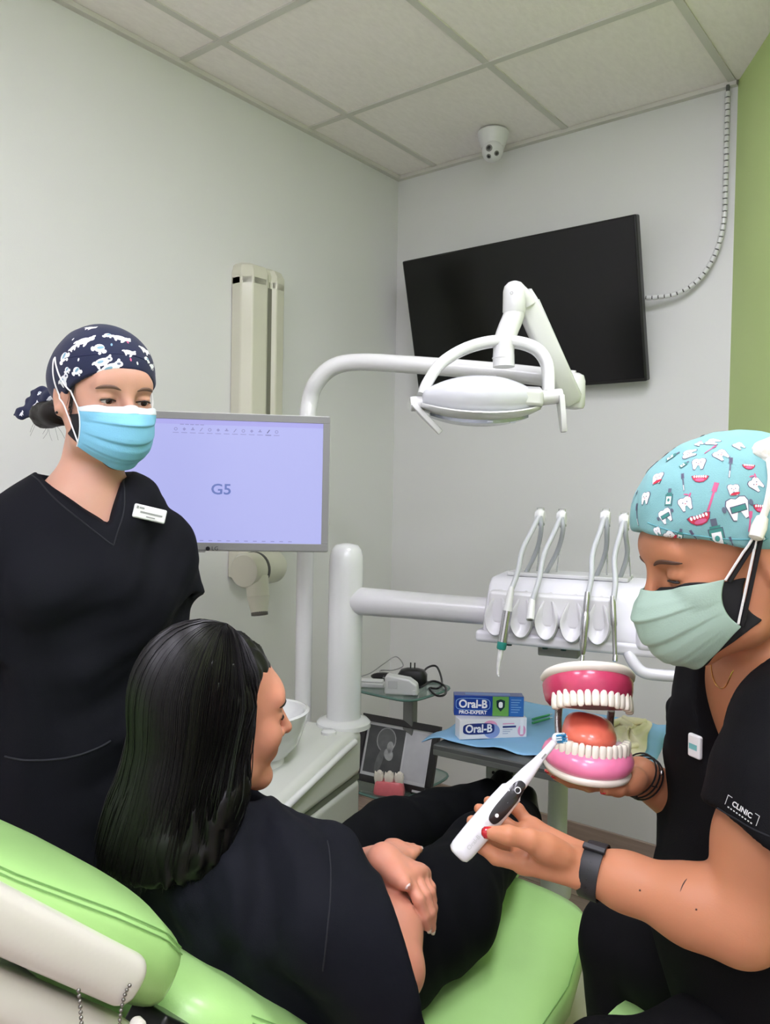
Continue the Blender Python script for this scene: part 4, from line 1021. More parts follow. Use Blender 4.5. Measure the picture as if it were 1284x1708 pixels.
# seams: double stitched lines along the right side of each pad
def seam(st, f, parent, s0, s1, off=.0015):
    P = []
    for s in np.linspace(s0, s1, 26):
        a = np.array(st); hw = np.interp(s, a[:, 0], a[:, 1]); t0 = np.interp(s, a[:, 0], a[:, 2]); t1 = np.interp(s, a[:, 0], a[:, 3])
        th = f; q = (hw*math.copysign(abs(math.cos(th))**(2/3.2), math.cos(th)), (t1-t0)/2*math.copysign(abs(math.sin(th))**(2/3.2), math.sin(th)))
        P.append(bk(s, q[0]+off*.7, (t0+t1)/2+q[1]+off*.7))
    obj('seam', MB().tube(P, .0008, 6), SEAM, parent)
seam(up_st, .42, uc, .36, .8); seam(up_st, .30, uc, .36, .8); seam(lo_st, .40, lc, -.44, .2); seam(lo_st, .28, lc, -.44, .2)
# seat pad along +Y
seat_st = [(-1.98, .16, .36, .40), (-1.97, .24, .34, .43), (-1.92, .29, .325, .452), (-1.8, .318, .32, .46), (-1.66, .322, .32, .458), (-1.5, .305, .32, .455), (-1.36, .265, .325, .455), (-1.27, .24, .33, .452), (-1.23, .21, .345, .44), (-1.215, .15, .36, .425)]
obj('leg_rest', MB().loft([[(1.16+a, y, z-.05+b) for a, b in sup(32, w, .04, 4)] for y, w, z in ((-1.3, .13, .43), (-1.2, .10, .43), (-.98, .075, .44), (-.92, .055, .44))]), GRN_L, ch)
SX = 1.275
rg = []
for y, hw, z0, z1 in seat_st: rg.append([(SX+a, y, (z0+z1)/2+b) for a, b in sup(48, hw, (z1-z0)/2, 3.2)])
stp = obj('seat_pad', MB().loft(rg), GRN_L, ch, ang=70)
P = []
for y in np.linspace(-1.9, -1.27, 26):
    a = np.array(seat_st); hw = np.interp(y, a[:, 0], a[:, 1]); z0 = np.interp(y, a[:, 0], a[:, 2]); z1 = np.interp(y, a[:, 0], a[:, 3]); th = .28
    P.append((SX+hw*abs(math.cos(th))**(2/3.2)+.001, y, (z0+z1)/2+(z1-z0)/2*abs(math.sin(th))**(2/3.2)+.001))
obj('seam', MB().tube(P, .0008, 6), SEAM, stp)
rg = [[(SX+a, y, z) for a, y, z in ((-w, y, z1), (w, y, z1), (w*.8, y, z0), (-w*.8, y, z0))] for y, w, z0, z1 in ((-1.95, .22, .28, .35), (-1.6, .3, .24, .335), (-1.3, .22, .26, .34), (-1.24, .18, .31, .345))]
obj('seat_shell', MB().loft(rg), SHELL, ch, bevel=.02)
# back shell, side cover and bracket
rg = [[bk(s, x, n) for x, n in ((-w, -.13), (w, -.13), (w*.86, -.17), (-w*.86, -.17))] for s, w in ((-.45, .24), (-.2, .26), (.2, .255), (.5, .22), (.74, .16))]
obj('back_shell', MB().loft(rg), SHELL, ch, bevel=.012)
sc = SD()
sc.box(bk(.655, .232, -.055), (.035, .24, .026), np.array([V(1, 0, 0), ba, bn]), rnd=.02)
sdobj('side_cover', sc, *bounds([bk(.3, .25, -.1), bk(.9, .25, -.08)], .07), .006, SHELL, ch)
sc = SD(); sc.box(bk(.60, .215, -.112), (.03, .24, .022), np.array([V(1, 0, 0), ba, bn]), rnd=.016)
sdobj('side_rail', sc, *bounds([bk(.25, .24, -.165), bk(.85, .24, -.165)], .06), .006, SHELL, ch)
sc = SD(); sc.box(bk(.12, .2, -.13), (.035, .2, .035), np.array([V(1, 0, 0), ba, bn]), rnd=.018)
sdobj('hinge_cover', sc, *bounds([bk(-.15, .235, -.165), bk(.3, .235, -.165)], .06), .006, SHELL, ch)
kb = bk(.405, .262, -.085); obj('knob', MB().lathe([(.006, 0), (.0075, .004), (.006, .012), (.002, .014)], kb, V(1, 0, .1), 14), SHELL, ch)
dk = bk(.375, .248, -.118); mb = MB()
mb.tube([dk+(ba*math.cos(t)+bn*math.sin(t))*.011 for t in np.arange(25)*2*PI/24], .0014, 6); mb.tube([dk+(ba*math.cos(t)+bn*math.sin(t))*.006 for t in np.arange(25)*2*PI/24], .0014, 6); obj('emblem', mb, BLACK, ch)
obj('hinge_block', MB(bk(.31, .21, -.1), V(1, 0, 0), ba, bn).box((-.03, -.03, -.03), (.03, .03, .03)), BLACK, ch, bevel=.006)
obj('pedestal', MB().box((CX-.16, -1.9, .02), (CX+.16, -1.3, .26)), mat('pedestal_dark', (60, 60, 58), .5), ch, bevel=.03)
obj('base_cover', MB().loft([[(CX+.02+a, -1.42+b, z) for a, b in sup(32, .26*k, .42*k, 5)] for k, z in ((1, 0), (1, .05), (.96, .12), (.86, .2), (.7, .24))]), mat('base_beige', (196, 196, 176), .3, coat=.3), ch, ang=60)
# bib chains hanging at the side
BEAD = mat('bead_metal', (140, 138, 132), .3, metal=.9)
def chain(pts, lab):
    P = cat(pts, 10); seg = np.cumsum(np.r_[0, np.linalg.norm(np.diff(P, axis=0), axis=1)]); t = thing('bead_chain', P[0], lab, 'chain', 'bib chains on the chair')
    mb = MB(); mb.tube(P, .0006, 5); obj('wire', mb, BEAD, t)
    mb = MB()
    for s in np.arange(0, seg[-1], .0052): mb.ell([np.interp(s, seg, P[:, i]) for i in range(3)], (.0021,)*3, 8, 6)
    o = obj('beads', mb, BEAD, t); o['kind'] = 'stuff'; return t
chain([at(131, 1652, .765), at(133, 1670, .765), at(136, 1708, .765), at(140, 1760, .77)], 'beaded metal chain hanging from the chair shell, the left one')
chain([at(216, 1644, .81), at(208, 1660, .81), at(200, 1700, .81), at(200, 1760, .815)], 'beaded metal chain hanging from the chair hinge, the right one')

# ------------------------------------------------------------------ patient seated in the chair
SCRUB = mat('black_scrub', (16, 18, 26), .8, spec=.16, bump=.25, bscale=900, var=.12, vscale=5)
SK_P = skin('skin_patient', (212, 146, 120))
PT = thing('person', V(1.25, -1.85, .46), 'patient with long straight black hair in black clothes seated in the green chair', 'person')
Hp = at(364, 1190, 1.2)
cfh = nrm(V(CF[0], CF[1], 0)); crh = nrm(V(CR[0], CR[1], 0))
ang = math.radians(60); hp = Head(Hp, frame(cfh*math.cos(ang)+crh*math.sin(ang), pitch=.08, roll=.03))
nb = V(1.235, -2.075, .815)           # neck base
Rsh, Lsh = V(1.455, -2.045, .74), V(1.075, -2.02, .755)
FT = nrm(V(.22, .97, 0))
Relb, Rwr = at(655, 1618, 1.14), at(648, 1448, 1.30)
Lelb, Lwr = V(1.03, -1.86, .58), at(628, 1442, 1.34)
body = SD(); head_sd(body, hp, lid=.35, smile=.004, ears=(-1,))
body.cone(hp(-.03, 0, -.05), nb, .052, .056, k=.03)
face_p = SD(); face_p.ops = list(body.ops)
body.cone(nb, Rsh-V(0, 0, .02), .045, .032, k=.03); body.cone(nb, Lsh, .05, .045, k=.04)
body.chain([Rsh-V(0, 0, .02), Relb], [.038, .041], k=.02); body.chain([Relb, lerp(Relb, Rwr, .35), Rwr], [.042, .043, .027], k=.02)
body.chain([Lsh, Lelb], [.05, .043], k=.02); body.chain([Lelb, Lwr], [.042, .027], k=.02)
body.cone(nb-V(0, -.02, .07), V(1.26, -1.98, .62), .07, .07, k=.04)
def A_(pts): return [at(*p) for p in pts]
# right hand: resting under the left, fingers forward
hand_sd(body, Rwr, A_([(676, 1424, 1.36), (668, 1418, 1.375), (660, 1414, 1.385), (650, 1412, 1.395)]),
        [A_([(688, 1420, 1.38), (694, 1418, 1.39), (699, 1417, 1.395)]), A_([(680, 1415, 1.395), (688, 1415, 1.405), (694, 1416, 1.41)]), A_([(670, 1412, 1.41), (678, 1413, 1.415), (684, 1415, 1.42)]), A_([(658, 1410, 1.415), (664, 1412, 1.42), (670, 1414, 1.425)])],
        A_([(658, 1440, 1.31), (672, 1432, 1.33), (684, 1426, 1.345), (694, 1421, 1.36)]), s=.95)
# left hand draped over the right forearm, fingers hanging
LK = A_([(678, 1464, 1.225), (690, 1458, 1.24), (699, 1456, 1.255), (705, 1458, 1.27)])
LF = [A_([(698, 1500, 1.2), (708, 1528, 1.2), (713, 1546, 1.205)]), A_([(708, 1492, 1.215), (717, 1522, 1.21), (720, 1548, 1.215)]), A_([(716, 1488, 1.235), (721, 1514, 1.235), (721, 1536, 1.235)]), A_([(718, 1480, 1.255), (721, 1502, 1.255), (720, 1520, 1.255)])]
Lw2 = at(640, 1434, 1.262)
hand_sd(body, Lw2, LK, LF, A_([(655, 1452, 1.235), (667, 1466, 1.215), (673, 1472, 1.205), (678, 1477, 1.2)]), s=1.0)
body.cone(Lwr, Lw2, .027, .024, k=.015)
LIPS = mat('lips', (190, 96, 92), .35, coat=.2)
def lipfn(h):
    def fn(C):
        q = h.loc(C); return ((np.abs(q[:, 1]) < .021) & (np.abs(q[:, 2]+.0585) < .0085*(1-(np.abs(q[:, 1])/.023)**2)) & (q[:, 0] > .08))
    return fn
sdobj('body', body, *bounds(corners(hp, (-.12, -.1, -.13), (.13, .1, .13))+[Relb, Rwr, Lelb, Rsh, Lsh, at(725, 1560, 1.2), at(700, 1410, 1.43)],   .06), .0036, [SK_P, LIPS], PT, lipfn(hp))
eyes(hp, PT, look=(1, -.1, -.1)); HAIRM = mat('brow_black', (24, 18, 16), .5)
brows(face_p, hp, PT, HAIRM); lashes(hp, PT, .35, HAIRM)
NUDE = mat('nail_nude', (242, 214, 206), .15, coat=.6)
for fg, up in ((LF[0], .0), (LF[1], 0), (LF[2], 0), (LF[3], 0)):
    nail(fg[2], fg[2]-fg[1], -CF*.75+crh*.65, NUDE, PT, l=.0095, off=.0052)
nail(at(678, 1477, 1.2), at(678, 1477, 1.2)-at(667, 1466, 1.215), -CF+crh*.1+V(0, 0, .4), NUDE, PT, w=.006, l=.008, off=.0062)
nail(at(699, 1417, 1.395), at(699, 1417, 1.395)-at(688, 1420, 1.38), -CF*.3+V(0, 0, 1), NUDE, PT)
# scrub top
top_ = SD()
torso_sd(top_, [(V(1.245, -2.06, .715), .165, .105), (V(1.25, -2.02, .65), .18, .12), (V(1.26, -1.96, .58), .185, .14), (V(1.27, -1.90, .48), .2, .15)], FT)
for S_, sgn in ((Rsh, 1), (Lsh, -1)): top_.cone(nb+V(0, 0, -.045), S_+V(0, 0, -.012), .05, .058, k=.04)
sl_e = lerp(Rsh, Relb, .88)
slv = SD(); slv.chain([Rsh+V(0, 0, -.02), lerp(Rsh, Relb, .45)+bn*.0, sl_e, lerp(Rsh, Relb, 1.02)], [.064, .076, .088, .092], k=.03)
slv2 = SD(); slv2.chain([lerp(Rsh, Relb, .6), lerp(Rsh, Relb, 1.3)], [.072, .09], k=.02)
sdir = nrm(Relb-Rsh)
cutp = at(646, 1520, 1.16)
cutn = nrm(np.cross(at(612, 1412, 1.22)-at(676, 1606, 1.12), CF*.55+crh*-.1+V(0, 0, -.2)));
cutn = cutn if cutn@crh > 0 else -cutn
slv.plane(cutp, cutn, k=.006); top_.sub(slv, k=.03, mode='u')
lsl = SD(); lsl.chain([Lsh+V(0, 0, -.02), lerp(Lsh, Lelb, .7)], [.07, .085], k=.03); top_.sub(lsl, k=.03, mode='u')
top_.ell(at(528, 1432, 1.17), (.062, .062, .05), k=.06)
col_ = SD(); col_.cone(nb+V(.03, .06, .09), nb+V(0, 0, -.005), .068, .06, k=.01); top_.sub(col_, k=.012)
top_.disp(folds(.008, [((.3, .2, 1), .13, 1), ((1, .6, .5), .085, .6), ((.2, 1, -.6), .06, .35)], 3))
top_p = sdobj('scrub_top', top_, *bounds([Rsh, Lsh, Relb, V(1.05, -2.1, .42), V(1.5, -1.75, .4), nb], .13), .0055, SCRUB, PT)
# trousers and shoes
PANT = mat('black_trousers', (10, 11, 15), .85, spec=.1, bump=.25, bscale=900, var=.12, vscale=5)
Rhip, Rkn, Ran = V(1.37, -1.84, .535), V(1.335, -1.42, .565), V(1.225, -1.06, .492)
Lhip, Lkn, Lan = V(1.17, -1.84, .53), V(1.11, -1.43, .545), V(1.12, -1.03, .50)
tr_ = SD(); tr_.chain([Rhip, lerp(Rhip, Rkn, .5)+V(.03, 0, 0), Rkn, lerp(Rkn, Ran, .5), Ran], [.105, .098, .074, .068, .062], k=.03)
l2 = SD(); l2.chain([Lhip, Lkn, lerp(Lkn, Lan, .5), Lan], [.105, .075, .066, .06], k=.03); tr_.sub(l2, k=.015, mode='u')
tr_.cone(V(1.2, -1.88, .54), V(1.34, -1.88, .54), .11, .11, k=.05)
tr_.disp(folds(.0032, [((1, .5, .2), .075, 1), ((.6, 1, .3), .12, .8), ((.7, -.5, .6), .06, .4)], 5))
sdobj('trousers', tr_, *bounds([Rhip, Lhip, Rkn, Lkn, Ran, Lan], .14), .0055, PANT, PT)
for a_, kd in ((Ran, Rkn), (Lan, Lkn)):
    d = nrm(a_-kd); sh_ = SD(); sh_.chain([a_+d*.01, a_+d*.05+V(0, 0, -.0), a_+d*.06+V(0, .02, .045)], [.045, .042, .03], k=.03)
    sdobj('shoe', sh_, *bounds([a_, a_+d*.06+V(0, .02, .1)], .07), .006, BLACK, PT)
# hair: smooth inner mass and strands falling from the crown
HAIR = mat('black_hair', (10, 8, 9), .36, spec=.3)
A = hp.A
hm = SD(); hm.ell(hp(-.022, 0, .034), (.103, .087, .096), A)
hm.cone(hp(-.048, 0, .02), hp(-.064, .0, -.16), .086, .094, k=.05, flat=(A[0], .72))
hm.cone(hp(-.066, 0, -.12), hp(-.084, 0, -.2), .09, .1, k=.03, flat=(A[0], .62))
hm.chain([hp(-.004, -.064, .03), hp(-.012, -.078, -.09), hp(-.03, -.085, -.16)], [.03, .032, .034], k=.04)
fc = SD(); fc.box(hp(.09, 0, -.055), (.072, .11, .12), A, rnd=.04); hm.sub(fc, k=.02)
hm.plane(hp(-.08, 0, -.205), -A[2]+A[0]*.1, k=.01)
hm.disp(folds(.002, [(A[1], .016, 1), (A[1]+A[0]*.8, .022, .8), (A[1]-A[0]*.7, .019, .8)], 8))
hair = sdobj('hair', hm, *hbox(hp, (-.2, -.14, -.27), (.1, .14, .15), .01), .0035, HAIR, PT)
rs = np.random.RandomState(4); mb = MB()
hb = SD(); hb.ops = hm.ops[:-1]
def strand(phi, jit, lng):
    """phi: angle round the head, 0 front-right ... ; returns path"""
    P = []
    for t in np.linspace(0, 1, 13):
        if t < .42:
            a = t/.42*PI/2; r = math.sin(a); u = .034+.097*math.cos(a)
            f = -.022+.104*r*math.cos(phi)+.02*(1-r); l = .088*r*math.sin(phi)
        else:
            q = (t-.42)/.58; u = .034-q*(.225+lng); w = 1+.16*q
            nr = max(0, math.cos((phi+1.35)*1.1)); f = -.022-(.03*q+.022*q*q)*(1-.55*nr)+.104*math.cos(phi)*(1-.22*q); l = .088*math.sin(phi)*(w+.06*nr)
        P.append((f, l, u))
    P = np.array(P); P[:, 0] += jit[0]*np.linspace(.2, 1, 13); P[:, 1] += jit[1]*np.linspace(.2, 1, 13)
    return np.array([hp(*p) for p in P])
paths = []; NS = 1250
for i in range(NS):
    s_ = 1 if rs.rand() < .35 else -1
    phi = s_*rs.uniform(1.05, PI)
    P = strand(phi, rs.normal(0, .004, 2), rs.normal(0, .012) + (.012 if abs(phi) > 2.2 else -.01))
    paths.append(P)
allP = np.vstack(paths).astype(np.float32); sn = snap(hb, allP, 3); d0 = evalc(hb, allP)
g = sgrad(hb, sn); n13 = 13
for i, P in enumerate(paths):
    S_ = sn[i*13:(i+1)*13].astype(float); gg = g[i*13:(i+1)*13].astype(float)
    lift = rs.uniform(.0006, .0045) + (rs.rand() < .04)*.004
    lw = np.linspace(.6, 1, 13)[:, None]*lift
    Q = np.where((np.arange(13) < 10)[:, None], S_+gg*lw, 0)
    Q[10:] = lerp(S_[10:], P[10:], .45)+gg[10:]*lift
    r = rs.uniform(.0005, .0011); mb.tube(cat(Q[::2] if False else Q, 2), np.interp(np.linspace(0, 1, 25), [0, .1, .85, 1], [r*.5, r, r, r*.25]), 4, cap=False)
so = obj('hair_strands', mb, HAIR, hair, fix=False); so['kind'] = 'stuff'

# ------------------------------------------------------------------ printed cloth motifs
def hit(f, x, y, d0=.5, d1=3.0):
    """first point of an implicit surface along the line of sight of a photo pixel"""
    r = nrm(_ray(x, y)); t = d0
    for _ in range(200):
        d = float(f((CAM+r*t).astype(np.float32)[None])[0])
        if abs(d) < 2e-4: return CAM+r*t
        t += d*.7
        if t > d1: return None
    return CAM+r*t
class Decals:
    """flat printed shapes laid on a cloth surface; one mesh, several inks"""
    def __init__(s, f): s.f = f; s.mb = MB(); s.inks = []; s.raw = []
    def ink(s, m):
        if m not in s.inks: s.inks.append(m)
        return s.inks.index(m)
    def put(s, p, up, shapes, size, rot=0.0):
        p = snap(s.f, np.asarray(p, np.float32)[None], 3)[0].astype(float); n = sgrad(s.f, p.astype(np.float32)[None])[0].astype(float)
        up = nrm(np.asarray(up)-n*(np.asarray(up)@n)); rt = np.cross(up, n)
        c, q = math.cos(rot), math.sin(rot); rt, up = rt*c+up*q, up*c-rt*q
        grp = []; s.raw.append(grp)
        for poly, m, layer in shapes:
            P = np.asarray(poly, float)*size; k = len(P); cen = P.mean(0)
            pts = np.vstack([cen+(P-cen)*t for t in (1, .66, .33)]+[cen[None]])
            W = p+np.outer(pts[:, 0], rt)+np.outer(pts[:, 1], up)
            F = [(r_*k+i, r_*k+(i+1) % k, (r_+1)*k+(i+1) % k, (r_+1)*k+i) for r_ in (0, 1) for i in range(k)]+[(2*k+i, 2*k+(i+1) % k, 3*k) for i in range(k)]
            grp.append((W, F, s.ink(m), layer))
    def build(s, name, parent):
        allW = np.vstack([W for g_ in s.raw for W, F, mi, l in g_]); S = snap(s.f, allW, 4); g = sgrad(s.f, S); i = 0
        for g_ in s.raw:
            mb = MB(); used = []
            for W, F, mi, layer in g_:
                if mi not in used: used.append(mi)
                n = len(W); mb.add(S[i:i+n]+g[i:i+n]*(.0005+.00028*layer), F, used.index(mi)); i += n
            obj(name, mb, [s.inks[k] for k in used], parent, fix=False)
def circ(cx, cy, a, b=None, n=14, rot=0): 
    b = a if b is None else b; t = np.arange(n)*2*PI/n; x = a*np.cos(t); y = b*np.sin(t); c, q = math.cos(rot), math.sin(rot)
    return [(cx+u*c-v*q, cy+u*q+v*c) for u, v in zip(x, y)]
def rect(x0, y0, x1, y1): return [(x0, y0), ((x0+x1)/2, y0), (x1, y0), (x1, (y0+y1)/2), (x1, y1), ((x0+x1)/2, y1), (x0, y1), (x0, (y0+y1)/2)]
TOOTHP = [(-.5, .25), (-.42, .46), (-.2, .52), (0, .44), (.2, .52), (.42, .46), (.5, .25), (.42, -.1), (.34, -.48), (.2, -.52), (.08, -.16), (-.08, -.16), (-.2, -.52), (-.34, -.48), (-.42, -.1)]
def scl(P, k, dx=0, dy=0): return [(x*k+dx, y*k+dy) for x, y in P]
I_W = mat('ink_print_white', (238, 240, 240), .7); I_D = mat('ink_print_dark', (88, 84, 110), .7); I_R = mat('ink_print_red', (196, 48, 72), .7); I_P = mat('ink_print_pink', (206, 96, 138), .7)
I_T = mat('ink_print_teal', (66, 140, 132), .7); I_G = mat('ink_print_grey', (96, 104, 122), .7); I_B = mat('ink_print_blue', (130, 172, 190), .7)
def m_tooth(extra=0):
    sh = [(scl(TOOTHP, 1.1), I_D, 0), (TOOTHP, I_W, 1), (circ(-.16, .12, .05, n=8), I_D, 2), (circ(.16, .12, .05, n=8), I_D, 2), (circ(0, 0, .08, .03, 8), I_R, 2)]
    if extra == 1: sh += [(circ(.1, -.35, .42, .13, 12, .2), I_R, 2)]
    if extra == 2: sh = [(scl(TOOTHP, 1.08), I_D, 0), (TOOTHP, I_W, 1), (rect(-.36, -.16, .36, .16), I_D, 2), (rect(-.32, -.12, .32, .12), I_T, 3), (circ(-.62, .1, .1, .16, 8), I_G, 1), (circ(.62, .12, .1, .16, 8), I_G, 1)]
    if extra == 3: sh += [(circ(.5, .5, .22, .07, 10, .9), I_P, 1), (circ(.28, .66, .2, .06, 10, -.5), I_P, 1)]
    return sh
def m_brush(c=I_G): return [(rect(-.07, -1.0, .07, .35), c, 0), (rect(-.035, -.95, .035, -.35), I_W if c is I_G else I_P, 1), (rect(-.15, .35, .15, 1.0), c, 1), (rect(-.07, .45, .09, .92), I_P if c is not I_G else I_D, 2)]
def m_bottle(): return [(rect(-.42, -.9, .42, .35), I_D, 0), (rect(-.38, -.86, .38, .31), I_T, 1), (rect(-.3, .35, .3, .5), I_T, 1), (rect(-.17, .5, .17, .95), I_G, 1), (rect(-.27, -.7, .27, .1), I_W, 2), (circ(0, -.28, .14, .18), I_T, 3)]
def m_mouth():
    up_ = [(-1, .3), (-.6, .42), (-.2, .34), (.2, .34), (.6, .42), (1, .3), (.8, -.15), (.45, -.48), (0, -.58), (-.45, -.48), (-.8, -.15)]
    sh = [(up_, I_D, 0), (scl(up_, .92), I_R, 1), (circ(0, -.22, .5, .2), I_P, 2)]
    for x in (-.62, -.36, -.12, .12, .36, .62): sh.append((circ(x, .2, .1, .17, 8), I_W, 2))
    return sh
def m_dog(v=0):
    b = [(circ(0, 0, .6, .3, 14, .25), I_W, 0), (circ(.55, .22, .26, .22, 10), I_W, 1), (circ(-.62, -.05, .2, .1, 8, .6), I_W, 1), (circ(-.3, -.32, .12, .28, 8, .3), I_W, 1), (circ(.25, -.3, .12, .28, 8, -.3), I_W, 1), (circ(.62, .45, .1, .18, 8, -.5), I_W, 1)]
    if v == 1: b += [(circ(.55, .22, .12, .09, 8), I_G, 2), (circ(-.1, .02, .25, .1, 10, .2), I_B, 2)]
    if v == 2: b = [(circ(0, .1, .45, .4, 14), I_W, 0), (circ(-.5, -.1, .18, .26, 8, .5), I_W, 1), (circ(.5, -.15, .2, .22, 8, -.5), I_W, 1), (circ(.1, .15, .3, .14, 10, .4), I_B, 2), (circ(.2, -.4, .14, .16, 8), I_W, 1)]
    return b

# ------------------------------------------------------------------ standing assistant
SK_L = skin('skin_standing', (202, 154, 131))
Hl = at(177, 663, 1.45); b_ = math.radians(42)
hl = Head(Hl, frame(crh*math.sin(b_)-cfh*math.cos(b_), pitch=.17, roll=.03))
LA = thing('person', V(.85, -2.06, 0), 'standing assistant in black scrubs, navy printed cap and light blue face mask', 'person')
bt = math.radians(22); FL = nrm(crh*math.sin(bt)-cfh*math.cos(bt)); LL = np.cross(V(0, 0, 1), FL)
nbl = at(146, 815, 1.475)
LshL, RshL = at(258, 882, 1.53), at(-4, 884, 1.42)
LelL, LwrL = at(266, 1080, 1.60), at(150, 1180, 1.66)
RelL, RwrL = at(-44, 1140, 1.40), at(10, 1330, 1.56)
bl = SD(); head_sd(bl, hl, lid=.25, mouth=False)
bl.cone(hl(-.028, 0, -.05), nbl+V(0, 0, -.01), .051, .056, k=.03)
face_l = SD(); face_l.ops = list(bl.ops)
bl.cone(nbl+V(0, 0, -.03), LshL+V(0, 0, -.035), .05, .04, k=.05); bl.cone(nbl+V(0, 0, -.03), RshL+V(0, 0, -.035), .05, .04, k=.05)
cht = nbl+V(0, 0, -.13)+FL*.012; torso_sd(bl, [(cht, .13, .085), (cht+V(0, 0, -.2), .12, .085)], FL)
bl.chain([LshL+V(0, 0, -.03), LelL, LwrL], [.046, .04, .028], k=.02); bl.chain([RshL+V(0, 0, -.03), RelL, RwrL], [.047, .041, .028], k=.02)
# hands clasped behind the back
for wr, el_, sgn in ((LwrL, LelL, 1), (RwrL, RelL, -1)):
    dv = nrm(wr-el_); sv = nrm(np.cross(dv, FL)); nn = -FL
    K = [wr+dv*.075+sv*o for o in (-.026, -.009, .009, .026)]
    Fg = [[k+dv*.03+nn*.006, k+dv*.05+nn*.018, k+dv*.058+nn*.034] for k in K]
    hand_sd(bl, wr, K, Fg, [wr+dv*.02-sv*.028, wr+dv*.045-sv*.042, wr+dv*.068-sv*.046, wr+dv*.088-sv*.046])
sdobj('body', bl, *bounds(corners(hl, (-.12, -.1, -.13), (.13, .1, .13))+[LshL, RshL, LelL, RelL, RwrL, LwrL, LwrL+nrm(LwrL-LelL)*.13, RwrL+nrm(RwrL-RelL)*.13], .07), .0036, SK_L, LA)
eyes(hl, LA, look=(1, .12, -.28)); BRW = mat('brow_brown', (104, 76, 62), .6); LASH = mat('lash', (26, 20, 18), .5)
brows(face_l, hl, LA, BRW); lashes(hl, LA, .25, LASH)
obj('ear_stud', MB().ell(hl(-.006, -.0845, -.032), (.0025,)*3, 10, 8), BLACK, LA)
# scrub top
tl = SD(); up = V(0, 0, 1)
tcx = at(140, 900, 1.475)
torso_sd(tl, [(tcx+up*.0, .155, .105), (at(146, 985, 1.48), .16, .118), (at(140, 1130, 1.49), .158, .115), (at(136, 1270, 1.50), .175, .128), (at(134, 1400, 1.51), .185, .135), (at(134, 1470, 1.52), .185, .135)], FL, k=.05)
for s in (1, -1): tl.ell(at(146, 985, 1.48)+FL*.075+LL*.065*s, (.055, .06, .06), k=.06)
for S_ in (LshL, RshL): tl.cone(nbl+V(0, 0, -.035), S_+V(0, 0, -.026), .058, .06, k=.05)
ls = SD(); e_ = at(280, 1012, 1.54); ls.chain([LshL+V(0, 0, -.03), lerp(LshL, e_, .5), e_, lerp(LshL, e_, 1.3)], [.062, .067, .064, .066], k=.03); ls.plane(at(284, 1006, 1.54), nrm(e_-LshL+crh*.02), k=.005)
li = SD(); li.cone(lerp(LshL, e_, .7), lerp(LshL, e_, 1.4), .05, .056); ls.sub(li, k=.004); tl.sub(ls, k=.022, mode='u')
rsv = SD(); e2_ = lerp(RshL, RelL, .8); rsv.chain([RshL+V(0, 0, -.03), lerp(RshL, e2_, .5), e2_, lerp(RshL, RelL, 1.1)], [.064, .072, .073, .073], k=.03); rsv.plane(e2_, e2_-RshL, k=.005)
li = SD(); li.cone(lerp(RshL, RelL, .6), lerp(RshL, RelL, 1.2), .055, .062); rsv.sub(li, k=.004); tl.sub(rsv, k=.022, mode='u')
# v neck: wedge removed in front of the chest, and collar opening
vb = at(187, 894, 1.36); n1 = at(70, 782, 1.45); n2 = at(203, 783, 1.47)
def wedge(sd, A0, B0, C0, Fd, dep, k=.006):
    """remove the triangular prism A0-B0-C0 extruded back along -Fd"""
    w = SD(); c = (A0+B0+C0)/3; T = [A0, B0, C0]; P = SD()
    P.box(c-Fd*(dep/2-.08), (.3, .3, dep/2+.08), np.array([nrm(np.cross(Fd, up)), nrm(np.cross(np.cross(Fd, up), Fd)), Fd]), rnd=.002)
    for i in range(3):
        a, b, o = T[i], T[(i+1) % 3], T[(i+2) % 3]; n = nrm(np.cross(b-a, Fd)); n = n if (o-a)@n < 0 else -n
        P.plane(a, n, k=.003)
    sd.sub(P, k=k)
VF = nrm(FL-up*.1)
wt_ = [n1+up*.05-LL*.0, n2+up*.055+LL*.01, vb]
nk = SD(); nk.cone(nbl+up*.12, nbl+up*-.012, .082, .072); tl.sub(nk, k=.012)
wedge(tl, n1+(n1-vb)*.3, n2+(n2-vb)*.3, vb, VF, .17)
tl.disp(folds(.008, [((.6, .3, .7), .16, 1), ((.4, -.5, .75), .11, .8), ((1, .2, .2), .085, .45)], 11))
tbox = bounds([LshL, RshL, e_, e2_, at(134, 1480, 1.52)-LL*.19, at(134, 1480, 1.52)+LL*.19], .13)
SCRUBL = mat('navy_black_scrub', (14, 15, 22), .8, spec=.16, bump=.25, bscale=900, var=.1, vscale=5)
top_l = sdobj('scrub_top', tl, *tbox, .0055, SCRUBL, LA)
# neckband seam, pocket edge and centre pleat as raised stitching
def cloth_line(f, px, r, m, name, parent, dep=(1.0, 2.2)):
    P = [hit(f, x, y, dep[0], dep[1]) for x, y in px]; P = [p for p in P if p is not None]
    if len(P) < 3: return None
    P = snap(f, cat(P, 6), 2).astype(float)
    return obj(name, MB().tube(P, r, 6), m, parent)
SEAMB = mat('scrub_seam', (22, 24, 31), .85)
cloth_line(tl, [(8, 1262), (40, 1268), (90, 1267), (130, 1260), (165, 1247), (185, 1236)], .0022, SEAMB, 'pocket_edge', top_l)
cloth_line(top_, [(546, 1402), (551, 1440), (551, 1490), (546, 1550), (538, 1620)], .0011, SEAMB, 'shoulder_seam', top_p, (.6, 2.0))
cloth_line(tl, [(52, 792), (95, 835), (140, 872), (178, 902), (190, 910)], .0014, SEAMB, 'neck_seam', top_l)
cloth_line(tl, [(206, 800), (207, 850), (196, 888), (190, 908)], .0014, SEAMB, 'neck_seam', top_l)
